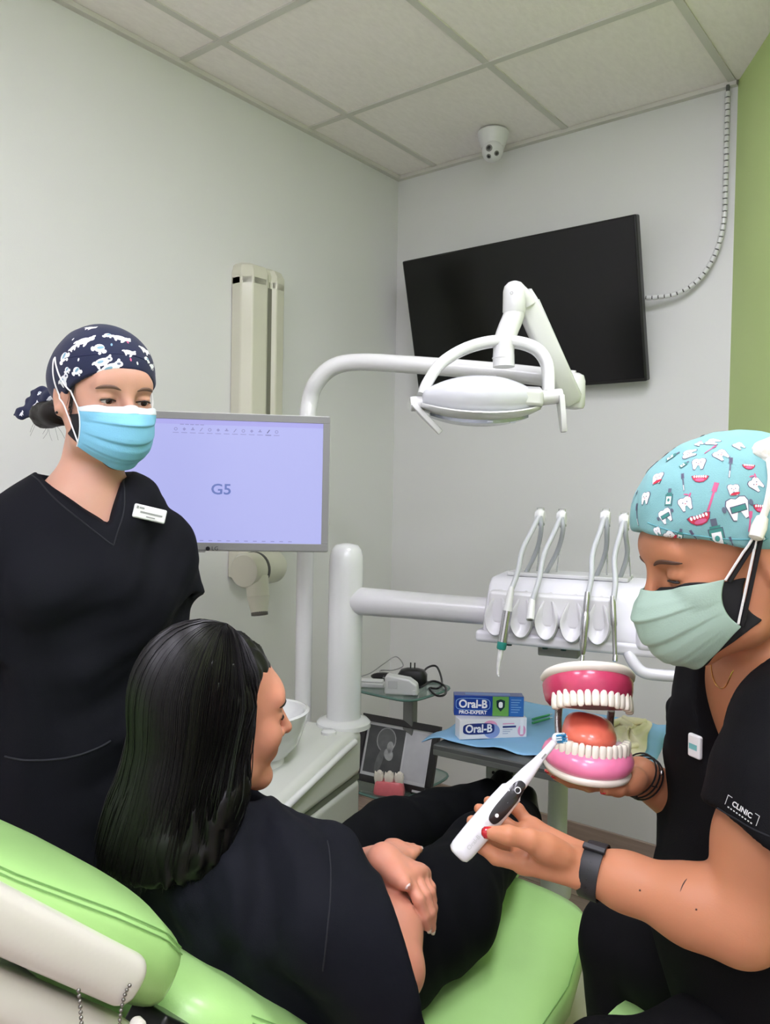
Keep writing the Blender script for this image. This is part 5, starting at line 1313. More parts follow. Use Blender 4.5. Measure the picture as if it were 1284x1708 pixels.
# name badge
bp = hit(tl, 247, 857, 1.0, 2.2); bnv = sgrad(tl, bp.astype(np.float32)[None])[0].astype(float); bnv = nrm(bnv*.35+FL*.9); bp = bp+bnv*.006; bxv = nrm(crh*.95-up*.16); bxv = nrm(bxv-bnv*(bxv@bnv)); byv = np.cross(bnv, bxv)
bd = obj('name_badge', MB(bp+bnv*.004, bxv, byv, bnv).box((-.0295, -.0125, -.004), (.0295, .0125, .003)), mat('badge_white', (236, 237, 236), .3, coat=.3), LA, bevel=.003, label='white name badge with two grey text lines')
for (x0, x1, y0, y1) in ((-.026, -.022, .004, .009), (-.021, -.012, .005, .008), (-.018, .022, -.002, .001), (-.006, .01, -.008, -.006)):
    obj('badge_print', MB(bp+bnv*.0073, bxv, byv, bnv).box((x0, y0, 0), (x1, y1, .0002)), GREYP, bd, smooth=False)
# trousers and shoes down to the floor
tz = V(.0, 0, 0); hipc = at(134, 1440, 1.52)
pl_ = SD()
for s in (1, -1):
    hp_ = hipc+LL*.09*s+V(0, 0, -.02); kn_ = V(hp_[0], hp_[1], .45); an_ = V(hp_[0], hp_[1], .09)
    pl_.chain([hp_, kn_, an_], [.10, .08, .072], k=.02)
pl_.cone(hipc-LL*.06, hipc+LL*.06, .12, .12, k=.04)
sdobj('trousers', pl_, *bounds([hipc-LL*.2, hipc+LL*.2, V(hipc[0], hipc[1], .05)], .13), .008, SCRUBL, LA)
for s in (1, -1):
    c = hipc+LL*.09*s; sh_ = SD(); sh_.chain([V(c[0], c[1], .05), V(c[0], c[1], .045)+FL*.14], [.05, .042], k=.02); sh_.plane(V(0, 0, .004), V(0, 0, -1))
    sdobj('shoe', sh_, *bounds([V(c[0], c[1], .0), V(c[0], c[1], .1)+FL*.16], .07), .006, BLACK, LA)
# hair at the nape and sideburn
HB = mat('dark_brown_hair', (20, 14, 12), .5, spec=.3)
hn = SD(); hn.ell(hl(-.03, 0, .0), (.085, .079, .07), hl.A); hn.plane(hl(-.024, 0, 0), hl.A[0]-hl.A[2]*.15, k=.01); hn.ell(at(78, 692, 1.53), (.034, .03, .026), k=.02); hn.ell(at(94, 690, 1.5), (.03, .03, .024), k=.02)
hn.plane(hl(-.03, 0, -.052), -hl.A[2]+hl.A[0]*.3, k=.01)
hn.disp(folds(.0012, [(V(.3, .2, 1), .012, 1), (V(.6, -.3, .8), .009, .8)], 2))
hno = sdobj('hair', hn, *bounds(corners(hl, (-.17, -.1, -.1), (.06, .1, .08))+[at(60, 700, 1.55)], .02), .0035, HB, LA)
rs = np.random.RandomState(9); mb = MB()
for i in range(7):
    p = at(rs.uniform(62, 92), rs.uniform(690, 712), 1.52); q = p+V(0, 0, -.03)+crh*rs.normal(0, .012); mb.tube(cat([p, lerp(p, q, .5)+crh*rs.normal(0, .006), q], 4), 0.00025, 4, cap=False)
for i in range(24):
    p = hl(.028+rs.uniform(-.004, .006), -.069, .03); q = hl(.022+rs.normal(0, .006), -.072, -.02-rs.rand()*.015); mb.tube(cat([p, lerp(p, q, .5)+hl.A[0]*rs.normal(0, .003), q], 4), .0004, 4, cap=False)
so = obj('hair_wisps', mb, HB, hno, fix=False); so['kind'] = 'stuff'
# cap
cl_ = SD(); cl_.ell(hl(-.016, 0, .042), (.106, .0865, .087), hl.A, k=.01); cl_.ell(hl(-.055, 0, .02), (.066, .08, .062), hl.A, k=.03)
cl_.plane(hl(.09, 0, .058), nrm(-hl.A[2]*1.0+hl.A[0]*.66), k=.004)
ci_ = SD(); ci_.ell(hl(-.014, 0, .038), (.0985, .0785, .082), hl.A); cl_.sub(ci_, k=.003)
cl_.disp(folds(.0014, [(V(.8, .3, .5), .05, 1), (V(-.3, .6, .7), .035, .6)], 21))
NAVYC = mat('navy_cotton', (15, 25, 60), .8, sheen=.1, bump=.2, bscale=800)
cap_l = sdobj('cap', cl_, *hbox(hl, (-.15, -.11, -.08), (.12, .11, .16), .005), .003, NAVYC, LA)
ribbon_on(cl_, [hit(cl_, x, y, 1, 2) for x, y in [(108, 598), (150, 592), (200, 590), (245, 602)]], .0009, .0, m=mat('navy_seam', (18, 28, 66), .8), name='cap_seam', parent=cap_l, taper=False)
dl = Decals(cl_)
for x, y, sz, rot, v in [(139, 569, .024, .2, 0), (165, 582, .02, -.1, 2), (201, 564, .022, -.5, 0), (241, 584, .02, -.7, 0), (107, 597, .021, .9, 2), (184, 615, .030, .3, 1), (105, 634, .022, .3, 1), (146, 637, .016, .2, 2), (253, 611, .014, -.3, 0), (150, 547, .015, 0, 0), (112, 618, .012, .5, 2), (225, 560, .009, 0, 0), (170, 604, .022, .2, 1), (128, 620, .016, .4, 2), (215, 588, .016, -.4, 0), (180, 560, .014, .3, 2), (245, 600, .012, -.5, 2), (122, 580, .014, .6, 0)]:
    p = hit(cl_, x, y, 1, 2)
    if p is not None: dl.put(p, hl.A[2], m_dog(v), sz, rot)
for x, y, c in [(131, 600, I_W), (158, 561, I_W), (213, 571, I_P), (229, 606, I_W), (218, 600, I_P), (186, 575, I_B), (122, 566, I_W)]:
    p = hit(cl_, x, y, 1, 2)
    if p is not None: dl.put(p, hl.A[2], [(circ(0, 0, .5, .9, 8), c, 0)], .0035)
for i in range(26):      # the far side of the cap carries the same print
    a = rs.uniform(1.2, 4.6); e = rs.uniform(.2, 1.3)
    p = hl(-.016+.106*math.cos(a)*math.cos(e), .0865*math.sin(a)*math.cos(e), .045+.094*math.sin(e))
    if (p-Hl)@CF > .03: dl.put(p, hl.A[2], m_dog(i % 3), .02, rs.uniform(-1, 1))
dl.build('printed_motif', cap_l)
# knot and tails of the cap
kt = SD(); kt.ell(at(84, 664, 1.53), (.018, .016, .014), k=.01); kt.chain([at(84, 664, 1.53), at(66, 668, 1.545), at(52, 672, 1.55)], [.012, .014, .012], k=.006, flat=(CF, .7)); kt.chain([at(82, 668, 1.53), at(62, 682, 1.54), at(36, 690, 1.55), at(22, 692, 1.555)], [.012, .014, .01, .003], k=.006, flat=(CF, .6))
kt.chain([at(84, 662, 1.53), at(70, 655, 1.54), at(54, 654, 1.545)], [.01, .011, .004], k=.006, flat=(CF, .6))
kt.disp(folds(.0012, [(V(.2, .3, 1), .03, 1)], 31))
kto = sdobj('cap_knot', kt, *bounds([at(18, 692, 1.56), at(98, 650, 1.5)], .03), .0022, NAVYC, cap_l)
dk_ = Decals(kt)
for x, y, sz, v in [(58, 678, .014, 1), (36, 690, .008, 0), (84, 664, .012, 0), (66, 656, .008, 2)]:
    p = hit(kt, x, y, 1, 2)
    if p is not None: dk_.put(p, up, m_dog(v), sz, .5)
dk_.build('printed_motif', kto)
# masks: black under, blue pleated over
MBLK = mat('mask_black', (20, 20, 22), .85); MBLU = mat('mask_blue', (128, 196, 226), .75, bump=.15, bscale=500); MWHT = mat('mask_white', (228, 236, 240), .75)
obj('under_mask', MB().grid(mask_grid(hl, 0, wid=.070, pleat=0, top=-.014, bot=-.106, sidetop=-.032, sidebot=-.066, side_f=.028, off=-.012)) if False else MB().grid(push_out(face_l, mask_grid(hl, 0, wid=.070, pleat=0, top=-.014, bot=-.106, sidetop=-.032, sidebot=-.066, side_f=.028, off=-.012), .002)), MBLK, LA, solid=.0012, subsurf=1)
Gm = mask_grid(hl, 1, nv=41, wid=.0665, pleat=.0055, top=-.006, bot=-.114, sidetop=-.016, sidebot=-.084, side_f=.052, off=.0)
Gm = push_out(face_l, Gm, .0045)
mk_ = obj('face_mask', MB().grid(Gm), MBLU, LA, solid=.001, subsurf=1, ang=80)
Gt = Gm[:5].copy(); obj('nose_band', MB().grid(Gt+hl.A[0]*.0012), MWHT, mk_, solid=.001, subsurf=1)
for s_, j in ((-1, 0), (1, -1)):
    a, b = Gm[1, j], Gm[-2, j]
    obj('mask_edge', MB().tube([Gm[i, j] for i in range(0, 41, 2)], .0016, 6), MWHT, mk_)
def on(f, P, off=.002): P = snap(f, np.array(P), 3).astype(float); return P+sgrad(f, P.astype(np.float32)).astype(float)*off
STR = mat('elastic_white', (240, 240, 238), .6)
unl = SD(); unl.sub(face_l, k=.004, mode='u'); cls = SD(); cls.ops = [o for i, o in enumerate(cl_.ops) if i != 3]; unl.sub(cls, k=.002, mode='u')
q1 = hit(unl, 94, 597, 1, 2); q2 = hit(unl, 99, 654, 1, 2)
lp1 = np.vstack([taut(unl, Gm[1, 0], q1), taut(unl, q1-hl.A[0]*.004, q2)[1:], taut(unl, q2, Gm[-5, 0])[1:]])
obj('ear_loop', MB().tube(lp1, .0014, 6), STR, mk_)
obj('ear_loop', MB().tube(cat([Gm[0, -1], hl(.02, .08, .0), hl(-.01, .084, .03), hl(-.032, .084, .0), hl(-.012, .083, -.034), Gm[-1, -1]], 5), .0014, 6), STR, mk_)

# ------------------------------------------------------------------ seated assistant on the right
SK_R = skin('skin_seated', (190, 128, 94))
Hr = at(1213, 920, .97); hr = Head(Hr, frame(-crh*.995-cfh*.05, pitch=.37, roll=0.0))
RA = thing('person', V(1.97, -1.63, .58), 'seated assistant in black scrubs, teal tooth-print cap and pale green mask', 'person')
FR = nrm(-crh*.97-cfh*.24); LR = np.cross(up, FR)
nbr = at(1292, 1112, 1.02)
chest = at(1322, 1235, 1.03); waist = at(1298, 1440, 1.04); hipR = at(1320, 1650, 1.06)
LsR, RsR = at(1330, 1200, .885), at(1262, 1165, 1.19)
LeR, LwR = at(1236, 1538, .885), at(982, 1449, .968)
ReR, RwR = at(1215, 1395, 1.22), at(1066, 1293, 1.135)
br = SD(); head_sd(br, hr, lid=.62, mouth=False)
br.cone(hr(-.03, 0, -.045), nbr, .051, .056, k=.03)
face_r = SD(); face_r.ops = list(br.ops)
br.cone(nbr+V(0, 0, -.02), LsR, .05, .045, k=.05); br.cone(nbr+V(0, 0, -.02), RsR, .05, .045, k=.05)
torso_sd(br, [(nbr+V(0, 0, -.07), .11, .066), (chest-FR*.012, .11, .06)], FR)
br.chain([LsR, lerp(LsR, LeR, .6), LeR], [.052, .05, .043], k=.02); br.chain([LeR, lerp(LeR, LwR, .3), lerp(LeR, LwR, .75), LwR], [.042, .0415, .030, .0245], k=.02)
br.chain([RsR, ReR], [.05, .042], k=.02); br.chain([ReR, lerp(ReR, RwR, .4), RwR], [.04, .037, .0255], k=.02)
# left hand: brush lies on the fingers, thumb on top
LKn = A_([(872, 1440, .962), (870, 1414, .985), (874, 1394, 1.003), (886, 1380, 1.018)])
LFn = [A_([(828, 1430, .968), (804, 1412, .98), (793, 1400, .99)]), A_([(830, 1402, 1.008), (803, 1384, 1.015), (787, 1369, 1.008)]),
       A_([(842, 1374, 1.024), (816, 1357, 1.024), (799, 1349, 1.014)]), A_([(863, 1350, 1.032), (837, 1338, 1.032), (814, 1336, 1.024)])]
LTh = A_([(928, 1424, .953), (884, 1401, .942), (847, 1393, .938), (817, 1389, .944)])
hand_sd(br, LwR, LKn, LFn, LTh, s=1.0)
# right hand cupped under the jaw model
RKn = A_([(1030, 1304, 1.11), (1022, 1306, 1.13), (1014, 1306, 1.15), (1008, 1304, 1.168)])
RFn = [A_([(985, 1309, 1.10), (960, 1300, 1.09), (944, 1292, 1.085)]), A_([(982, 1310, 1.125), (950, 1303, 1.12), (928, 1294, 1.115)]), A_([(980, 1308, 1.15), (945, 1300, 1.15), (918, 1286, 1.148)]), A_([(976, 1304, 1.17), (948, 1296, 1.172), (925, 1282, 1.17)])]
RTh = A_([(1058, 1300, 1.10), (1046, 1310, 1.08), (1030, 1315, 1.065), (1010, 1317, 1.055)])
hand_sd(br, RwR, RKn, RFn, RTh, s=.98)
sdobj('body', br, *bounds(corners(hr, (-.12, -.1, -.13), (.13, .1, .13))+[LsR, RsR, LeR, ReR, LwR, RwR, at(780, 1440, 1.0), at(915, 1300, 1.18)], .06), .0034, SK_R, RA)
eyes(hr, RA, look=(1, 0, -.7)); brows(face_r, hr, RA, mat('brow_dark', (82, 54, 40), .6), up=-.002); lashes(hr, RA, .62, LASH)
REDN = mat('nail_red', (188, 14, 34), .12, coat=.8)
nail(LTh[3], LTh[3]-LTh[2], -CF+up*.25, REDN, RA, w=.0068, l=.0092, off=.0068)
for fg in LFn: nail(fg[2]-nrm(fg[2]-fg[1])*.002, fg[2]-fg[1], CF*1.0-up*.5, REDN, RA, w=.0042, l=.006, off=.0046)
for fg in RFn: nail(fg[2], fg[2]-fg[1], -up, REDN, RA, off=.005)
nail(RTh[3], RTh[3]-RTh[2], -up-CF*.2, REDN, RA, off=.0062)
# tattoo line on the forearm, mole dots
TAT = mat('tattoo_ink', (74, 52, 48), .6)
tp_ = [hit(br, x, y, .5, 1.4) for x, y in [(1146, 1465), (1142, 1470), (1138, 1477), (1134, 1488)]]
if all(p is not None for p in tp_): ribbon_on(br, tp_, .0008, -.0003, m=TAT, name='tattoo', parent=RA, n=6)
for x, y in ((1067, 1485), (1161, 1517)):
    p = hit(br, x, y, .5, 1.4)
    if p is not None: obj('mole', MB().ell(p, (.0011,)*3, 8, 6), TAT, RA)
# scrub top
tr2 = SD(); torso_sd(tr2, [(nbr+V(0, 0, -.075), .15, .085), (chest, .165, .095), (at(1308, 1340, 1.035), .16, .092), (waist, .158, .09), (at(1292, 1560, 1.05), .18, .13), (hipR, .185, .135)], FR, k=.05)
for s in (1, -1): tr2.ell(chest+FR*.058+LR*.07*s, (.052, .055, .058), k=.05)
for S_ in (LsR, RsR): tr2.cone(nbr+V(0, 0, -.04), S_+V(0, 0, -.008), .055, .06, k=.05)
s2 = SD(); e3_ = at(1268, 1405, .875); s2.chain([LsR+V(0, 0, -.01), lerp(LsR, e3_, .5), e3_, lerp(LsR, e3_, 1.4)], [.064, .066, .062, .06], k=.03); s2.plane(at(1240, 1378, .87), nrm(e3_-LsR-crh*.03), k=.005)
li = SD(); li.cone(lerp(LsR, e3_, .75), lerp(LsR, e3_, 1.5), .054, .055); s2.sub(li, k=.004); tr2.sub(s2, k=.02, mode='u')
s3 = SD(); e4_ = lerp(RsR, ReR, .8); s3.chain([RsR, e4_, lerp(RsR, ReR, 1.1)], [.062, .068, .068], k=.03); s3.plane(e4_, e4_-RsR, k=.005); tr2.sub(s3, k=.02, mode='u')
nk = SD(); nk.cone(nbr+up*.12-FR*.0, nbr+up*-.012, .085, .07); tr2.sub(nk, k=.012)
va = nbr+FR*.12+up*-.135; wedge(tr2, va, nbr+LR*.085+up*.06+FR*.05, nbr-LR*.085+up*.06+FR*.05, nrm(FR+up*.05), .16)
tr2.disp(folds(.008, [((.5, .3, .8), .14, 1), ((.8, -.4, .5), .09, .7), ((.2, .9, .3), .07, .4)], 17))
SCRUBR = mat('black_scrub_matte', (12, 12, 15), .82, spec=.16, bump=.3, bscale=800, var=.1, vscale=5)
top_r = sdobj('scrub_top', tr2, *bounds([LsR, RsR, e3_, e4_, hipR-LR*.2, hipR+LR*.2, chest+FR*.1, nbr], .11), .005, SCRUBR, RA)
cloth_line(tr2, [(1196, 1348), (1220, 1362), (1250, 1380), (1283, 1395)], .0009, SEAMB, 'sleeve_hem', top_r, (.5, 1.4))
# woven label on the sleeve
p = hit(tr2, 1240, 1352, .5, 1.4); nv_ = sgrad(tr2, p.astype(np.float32)[None])[0].astype(float); xv = nrm(crh*.95-up*.25); xv = nrm(xv-nv_*(xv@nv_)); yv = np.cross(nv_, xv)
INKL = mat('label_ink', (214, 214, 212), .7)
text('sleeve_label_text', 'CLINIC', .0078, INKL, p+nv_*.003+yv*.0008, xv, yv, top_r, bold=.0002)
mb = MB(p+nv_*.003, xv*.72, yv*.8, nv_)
for a, b in (((-.027, .007), (-.02, .0076)), ((-.0276, -.006), (-.027, .0076)), ((.02, .007), (.027, .0076)), ((.027, -.006), (.0276, .0076))): mb.box((*a, -.0002), (*b, .0002))
for i in range(9): mb.box((-.022+i*.005, -.0075, -.0002), (-.0195+i*.005, -.006, .0002))
obj('sleeve_label_frame', mb, INKL, top_r, smooth=False)
# badge
bp = hit(tr2, 1163, 1244, .5, 1.5); bn2 = sgrad(tr2, bp.astype(np.float32)[None])[0].astype(float); by2 = nrm(up-bn2*bn2[2]); bx2 = np.cross(by2, bn2)
bd = obj('name_badge', MB(bp+bn2*.004, bx2, by2, bn2).box((-.011, -.015, -.004), (.011, .015, .003)), MATS['badge_white'], RA, bevel=.003, label='small white badge with teal print')
obj('badge_print', MB(bp+bn2*.0073, bx2, by2, bn2).box((-.007, -.004, 0), (.007, .003, .0002)), mat('badge_teal', (120, 190, 190), .5), bd, smooth=False)
# trousers
pr = SD(); kR, kL = at(1042, 1572, 1.27), at(1020, 1805, 1.0)
hRr, hLr = hipR-LR*.09+V(0, 0, -.03), hipR+LR*.09+V(0, 0, -.05)
pr.chain([hRr, lerp(hRr, kR, .5), kR], [.1, .09, .068], k=.03); pr.cone(kR, V(kR[0]+.02, kR[1]+.04, .1), .068, .06, k=.02)
l2 = SD(); l2.chain([hLr, lerp(hLr, kL, .5), kL], [.1, .088, .066], k=.03); l2.cone(kL, V(kL[0]+.03, kL[1]+.02, .1), .066, .06, k=.02); pr.sub(l2, k=.012, mode='u')
pr.cone(hRr, hLr, .11, .11, k=.04); pr.disp(folds(.003, [((1, .4, .3), .09, 1), ((.5, 1, .3), .12, .8)], 19))
sdobj('trousers', pr, *bounds([hRr, hLr, kR, kL, V(kR[0], kR[1], .08), V(kL[0], kL[1], .08)], .13), .007, SCRUBR, RA)
for k_ in (kR, kL):
    c = V(k_[0]+.025, k_[1]+.03, .05); sh_ = SD(); sh_.chain([c, c+FR*.13-V(0, 0, .005)], [.05, .042], k=.02); sh_.plane(V(0, 0, .004), V(0, 0, -1))
    sdobj('shoe', sh_, *bounds([c, c+FR*.15], .08), .007, BLACK, RA)
# hair at temple and nape
HR_ = mat('brown_hair_dark', (44, 30, 24), .45, coat=.1)
hn = SD(); hn.ell(hr(-.028, 0, .006), (.082, .0775, .072), hr.A); hn.plane(hr(-.018, 0, 0), hr.A[0]-hr.A[2]*.5, k=.01); hn.plane(hr(-.03, 0, -.035), -hr.A[2]+hr.A[0]*.5, k=.01); hn.disp(folds(.001, [(hr.A[0], .008, 1), (hr.A[0]+hr.A[2]*.4, .006, .7)], 4))
hro = sdobj('hair', hn, *hbox(hr, (-.13, -.1, -.09), (.06, .1, .09), .01), .003, HR_, RA)
rs = np.random.RandomState(3)
GOLD = mat('gold', (226, 176, 96), .2, metal=1)
for f_, r_ in ((-.0115, .0085), (-.0005, .006)):
    c = hr(f_-.006, .083, -.030); obj('hoop_earring', MB().tube([c+hr.A[2]*r_*math.cos(t)+hr.A[0]*r_*math.sin(t) for t in np.arange(21)*2*PI/20], .0008, 6), GOLD, RA)
nl = [nbr+FR*.052+LR*.04+up*.03, nbr+FR*.078+LR*.02+up*-.012, nbr+FR*.086+up*-.024, nbr+FR*.078-LR*.02+up*-.012, nbr+FR*.052-LR*.04+up*.03]
ribbon_on(br, nl, .0007, .0006, m=GOLD, name='necklace', parent=RA, taper=False)
# cap
cr_ = SD(); cr_.ell(hr(-.014, 0, .052), (.113, .091, .090), hr.A, k=.01); cr_.ell(hr(-.06, 0, .03), (.072, .082, .072), hr.A, k=.03)
cr_.plane(hr(.09, 0, .058), nrm(-hr.A[2]*1.0+hr.A[0]*.54), k=.004)
ci_ = SD(); ci_.ell(hr(-.014, 0, .042), (.0995, .0795, .089), hr.A); cr_.sub(ci_, k=.003)
cr_.disp(folds(.0022, [(V(.5, .4, .8), .06, 1), (V(-.6, .3, .7), .045, .7), (V(.9, .2, .1), .03, .3)], 23))
TEALC = mat('teal_cotton', (126, 178, 180), .8, sheen=.1, bump=.2, bscale=800)
cap_r = sdobj('cap', cr_, *hbox(hr, (-.16, -.11, -.08), (.13, .11, .17), .005), .003, TEALC, RA)
hem = [hit(cr_, x, y, .5, 1.4) for x, y in [(1046, 858), (1080, 872), (1130, 888), (1180, 896), (1230, 900), (1280, 898)]]
hem = [p for p in hem if p is not None]
if len(hem) > 3: ribbon_on(cr_, hem, .0009, .0, m=mat('teal_seam', (96, 160, 168), .8), name='cap_hem', parent=cap_r, taper=False)
dr_ = Decals(cr_)
def zpx(zx, zy): return 1020+zx/4.379, 710+zy/4.379
for zx, zy, sz, rot, sh in [(570, 205, .021, 1.4, m_tooth()), (635, 280, .021, -.3, m_tooth()), (335, 385, .021, .1, m_tooth(1)), (245, 530, .02, .0, m_tooth()), (540, 572, .021, .15, m_tooth(3)), (925, 605, .033, -.05, m_tooth(2)), (395, 660, .022, .3, m_tooth(2)), (800, 215, .021, .2, m_tooth()),
        (890, 470, .017, -.3, m_tooth(1)), (1055, 430, .02, .4, m_tooth(3)), (740, 120, .02, .5, m_tooth()), (520, 105, .017, .4, m_tooth(1)), (310, 265, .018, .4, m_tooth(3)), (430, 805, .019, .5, m_tooth(1)), (195, 395, .016, .3, m_tooth()), (640, 135, .013, .3, m_tooth(3)), (930, 150, .016, 0, m_tooth()), (335, 770, .013, .2, m_tooth()),
        (865, 305, .019, -.55, m_brush()), (522, 412, .016, -.1, m_brush()), (735, 520, .024, -.6, m_brush(I_P)), (170, 520, .013, -.35, m_brush()), (185, 650, .019, .1, m_brush()), (608, 815, .015, .15, m_brush()), (1010, 700, .016, -.4, m_brush(I_P)), (880, 860, .012, 0, m_brush()), (720, 175, .012, -1.2, m_brush(I_P)),
        (420, 525, .0155, -.2, m_bottle()), (765, 790, .026, -.1, m_bottle()), (445, 225, .014, -.9, m_bottle()), (500, 800, .012, -.5, m_bottle()), (530, 285, .009, -1.1, m_bottle()), (1080, 800, .015, .3, m_bottle()),
        (645, 385, .0135, -.35, m_mouth()), (642, 680, .0185, .03, m_mouth()), (1000, 300, .010, -.5, m_mouth()), (405, 138, .011, .2, m_mouth()), (1090, 600, .013, -.4, m_mouth())]:
    p = hit(cr_, *zpx(zx, zy), .5, 1.4)
    if p is not None: dr_.put(p, hr.A[2], sh, sz*.72, rot)
for i in range(60):
    a = rs.uniform(0, 6.28); e = rs.uniform(.15, 1.35); p = hr(-.014+.113*math.cos(a)*math.cos(e), .091*math.sin(a)*math.cos(e), .052+.098*math.sin(e))
    if (p-Hr)@CF > .02 or (p-Hr)@crh > .07: dr_.put(p, hr.A[2], [m_tooth(i % 4), m_brush(), m_bottle(), m_mouth()][i % 4], .018, rs.uniform(-.6, .6))
dr_.build('printed_motif', cap_r)
# white ties of the cap with toggle
TIE = mat('tie_white', (232, 230, 218), .7, bump=.3, bscale=400)
tt_ = SD(); kp = hit(cr_, 1272, 752, .5, 1.4); tt_.ell(kp, (.012, .012, .012), k=.008); tt_.ell(kp+crh*.012+up*.005, (.012, .011, .012), k=.006); tt_.ell(kp+crh*.006-up*.012, (.011, .012, .012), k=.006)
tt_.disp(folds(.0012, [(V(1, .3, .4), .01, 1), (V(.2, .5, 1), .008, .8)], 6))
tko = sdobj('tie_knot', tt_, *bounds([kp], .045), .0025, TIE, cap_r)
tie = [hit(cr_, x, y, .5, 1.4) for x, y in ((1281, 766), (1284, 800), (1278, 838), (1268, 868))]
tie = np.array(tie)-CF*.003
obj('tie_tail', MB().tube(cat(tie, 6), .0042, 8, flat=(CF, .5)), TIE, tko)
tg = hit(cr_, 1262, 880, .5, 1.4)-CF*.005
obj('toggle', MB().lathe([(.004, -.014), (.0075, -.012), (.0085, 0), (.0065, .012), (.0035, .014)], tg, nrm(at(1268, 860, .91)-at(1256, 896, .905)), 14), TIE, tko)
# masks
MGRN = mat('mask_green', (164, 190, 174), .75, bump=.15, bscale=500)
obj('under_mask', MB().grid(push_out(face_r, mask_grid(hr, 0, wid=.068, pleat=0, top=-.008, bot=-.106, sidetop=-.018, sidebot=-.07, side_f=.03, off=-.008), .002)), MBLK, RA, solid=.0012, subsurf=1)
Gr = mask_grid(hr, 1, nv=41, wid=.067, pleat=.0045, top=-.009, bot=-.116, sidetop=-.012, sidebot=-.07, side_f=.047, off=.003)
Gr = push_out(face_r, Gr, .0045)
mr = obj('face_mask', MB().grid(Gr), MGRN, RA, solid=.001, subsurf=1, ang=80)
un = SD(); un.sub(face_r, k=.004, mode='u'); crs = SD(); crs.ops = [o for i, o in enumerate(cr_.ops) if i != 3]; un.sub(crs, k=.002, mode='u')
for j, s in ((-1, 1), (0, -1)):
    q = tg if s == 1 else hr(-.03, -.09, .04)
    for i0 in (1, -4):
        P = taut(un, Gr[i0, j], q, .003)
        obj('mask_strap', MB().tube(P, .0015, 6), STR, mr)
        B_ = push_out(un, P-hr.A[0]*.004-hr.A[2]*.003, .0015); obj('under_strap', MB().tube(B_, .0026, 6), MBLK, mr)
# watch on the left wrist
wc = lerp(LeR, LwR, .965); wa = nrm(LwR-LeR); WB = mat('watch_black', (30, 31, 34), .5)
wf = SD(); wf.ops = br.ops
wu = nrm(np.cross(wa, CF)); wv = np.cross(wa, wu)
arm_l = SD(); arm_l.chain([LeR, lerp(LeR, LwR, .3), lerp(LeR, LwR, .75), LwR, LwR+nrm(LwR-LeR)*.05], [.042, .0415, .030, .0245, .026], k=.02)
arm_r = SD(); arm_r.chain([ReR, lerp(ReR, RwR, .4), RwR, RwR+nrm(RwR-ReR)*.05], [.04, .037, .0255, .0255], k=.02)
def wring(off, a):
    P = np.array([wc+wa*a+(wu*math.cos(t)+wv*math.sin(t))*.03 for t in np.arange(40)*2*PI/40]); P = snap(arm_l, P, 5).astype(float); c = P.mean(0)
    return c+(P-c)*(1+off/np.linalg.norm(P-c, axis=1)[:, None])
WT = thing('wrist_watch', wc, 'black rubber wrist watch on the forearm holding the toothbrush', 'watch')
obj('strap', MB().loft([wring(.0002, -.0115), wring(.0028, -.0115), wring(.0034, -.009), wring(.0034, .009), wring(.0028, .0115), wring(.0002, .0115)], cap=False), WB, WT, ang=60)
wo = wring(.0045, 0); ix = int(np.argmin(((wo-at(950, 1425, .95))**2).sum(1)))
vis = np.argmax((wo-wc)@(-CF)); nW = nrm(wo[vis]-wc)
obj('keeper', MB().loft([wring(.0036, -.0125), wring(.0052, -.012), wring(.0052, -.005), wring(.0036, -.0045)], cap=False), WB, WT) if False else None
for k in range(-2, 3):
    q = wring(.0036, 0)[(vis+k*2) % 40]; n_w = nrm(q-wc); obj('strap_hole', MB().lathe([(.0013, -.0005), (.0013, .0003)], q, n_w, 8), BLACK, WT)
q = wring(.004, 0)[(vis+20) % 40]; n_w = nrm(q-wc); obj('watch_case', MB(q, wa, nrm(np.cross(n_w, wa)), n_w).box((-.018, -.018, -.002), (.018, .018, .009)), WB, WT, bevel=.004)
q = wring(.005, 0)[(vis+7) % 40]; n_w = nrm(q-wc); obj('buckle', MB(q, wa, nrm(np.cross(n_w, wa)), n_w).box((-.0135, -.004, -.002), (.0135, .004, .003)), WB, WT, bevel=.0015)
# bracelets on the right wrist
BT = thing('cord_bracelet', RwR, 'black cord bracelets with beads on the wrist under the jaw model', 'bracelet')
ra_ = nrm(RwR-ReR); ru = nrm(np.cross(ra_, CF)); rv_ = np.cross(ra_, ru)
def rring(a, off):
    P = np.array([RwR+ra_*a+(ru*math.cos(t)+rv_*math.sin(t))*.028 for t in np.arange(30)*2*PI/30]); P = snap(arm_r, P, 5).astype(float); c = P.mean(0); return c+(P-c)*(1+off/np.linalg.norm(P-c, axis=1)[:, None])
for a in (-.012, -.004, .004):
    r1 = rring(a, .0006); obj('cord', MB().tube(np.vstack([r1, r1[:1]]), .0013, 6, cap=False), BLACK, BT)
r1 = rring(-.004, .003); k0 = int(np.argmin(r1 @ CF)); e0 = r1[k0]
obj('cord_end', MB().tube(cat([e0, at(1066, 1308, 1.105), at(1062, 1320, 1.1), at(1060, 1328, 1.1)], 5), .0009, 6), BLACK, BT); obj('bead', MB().ell(at(1060, 1329, 1.1), (.003,)*3, 10, 8), BLACK, BT)
obj('silver_bead', MB().ell(r1[(k0+3) % 30], (.0035,)*3, 10, 8), STEEL, BT)

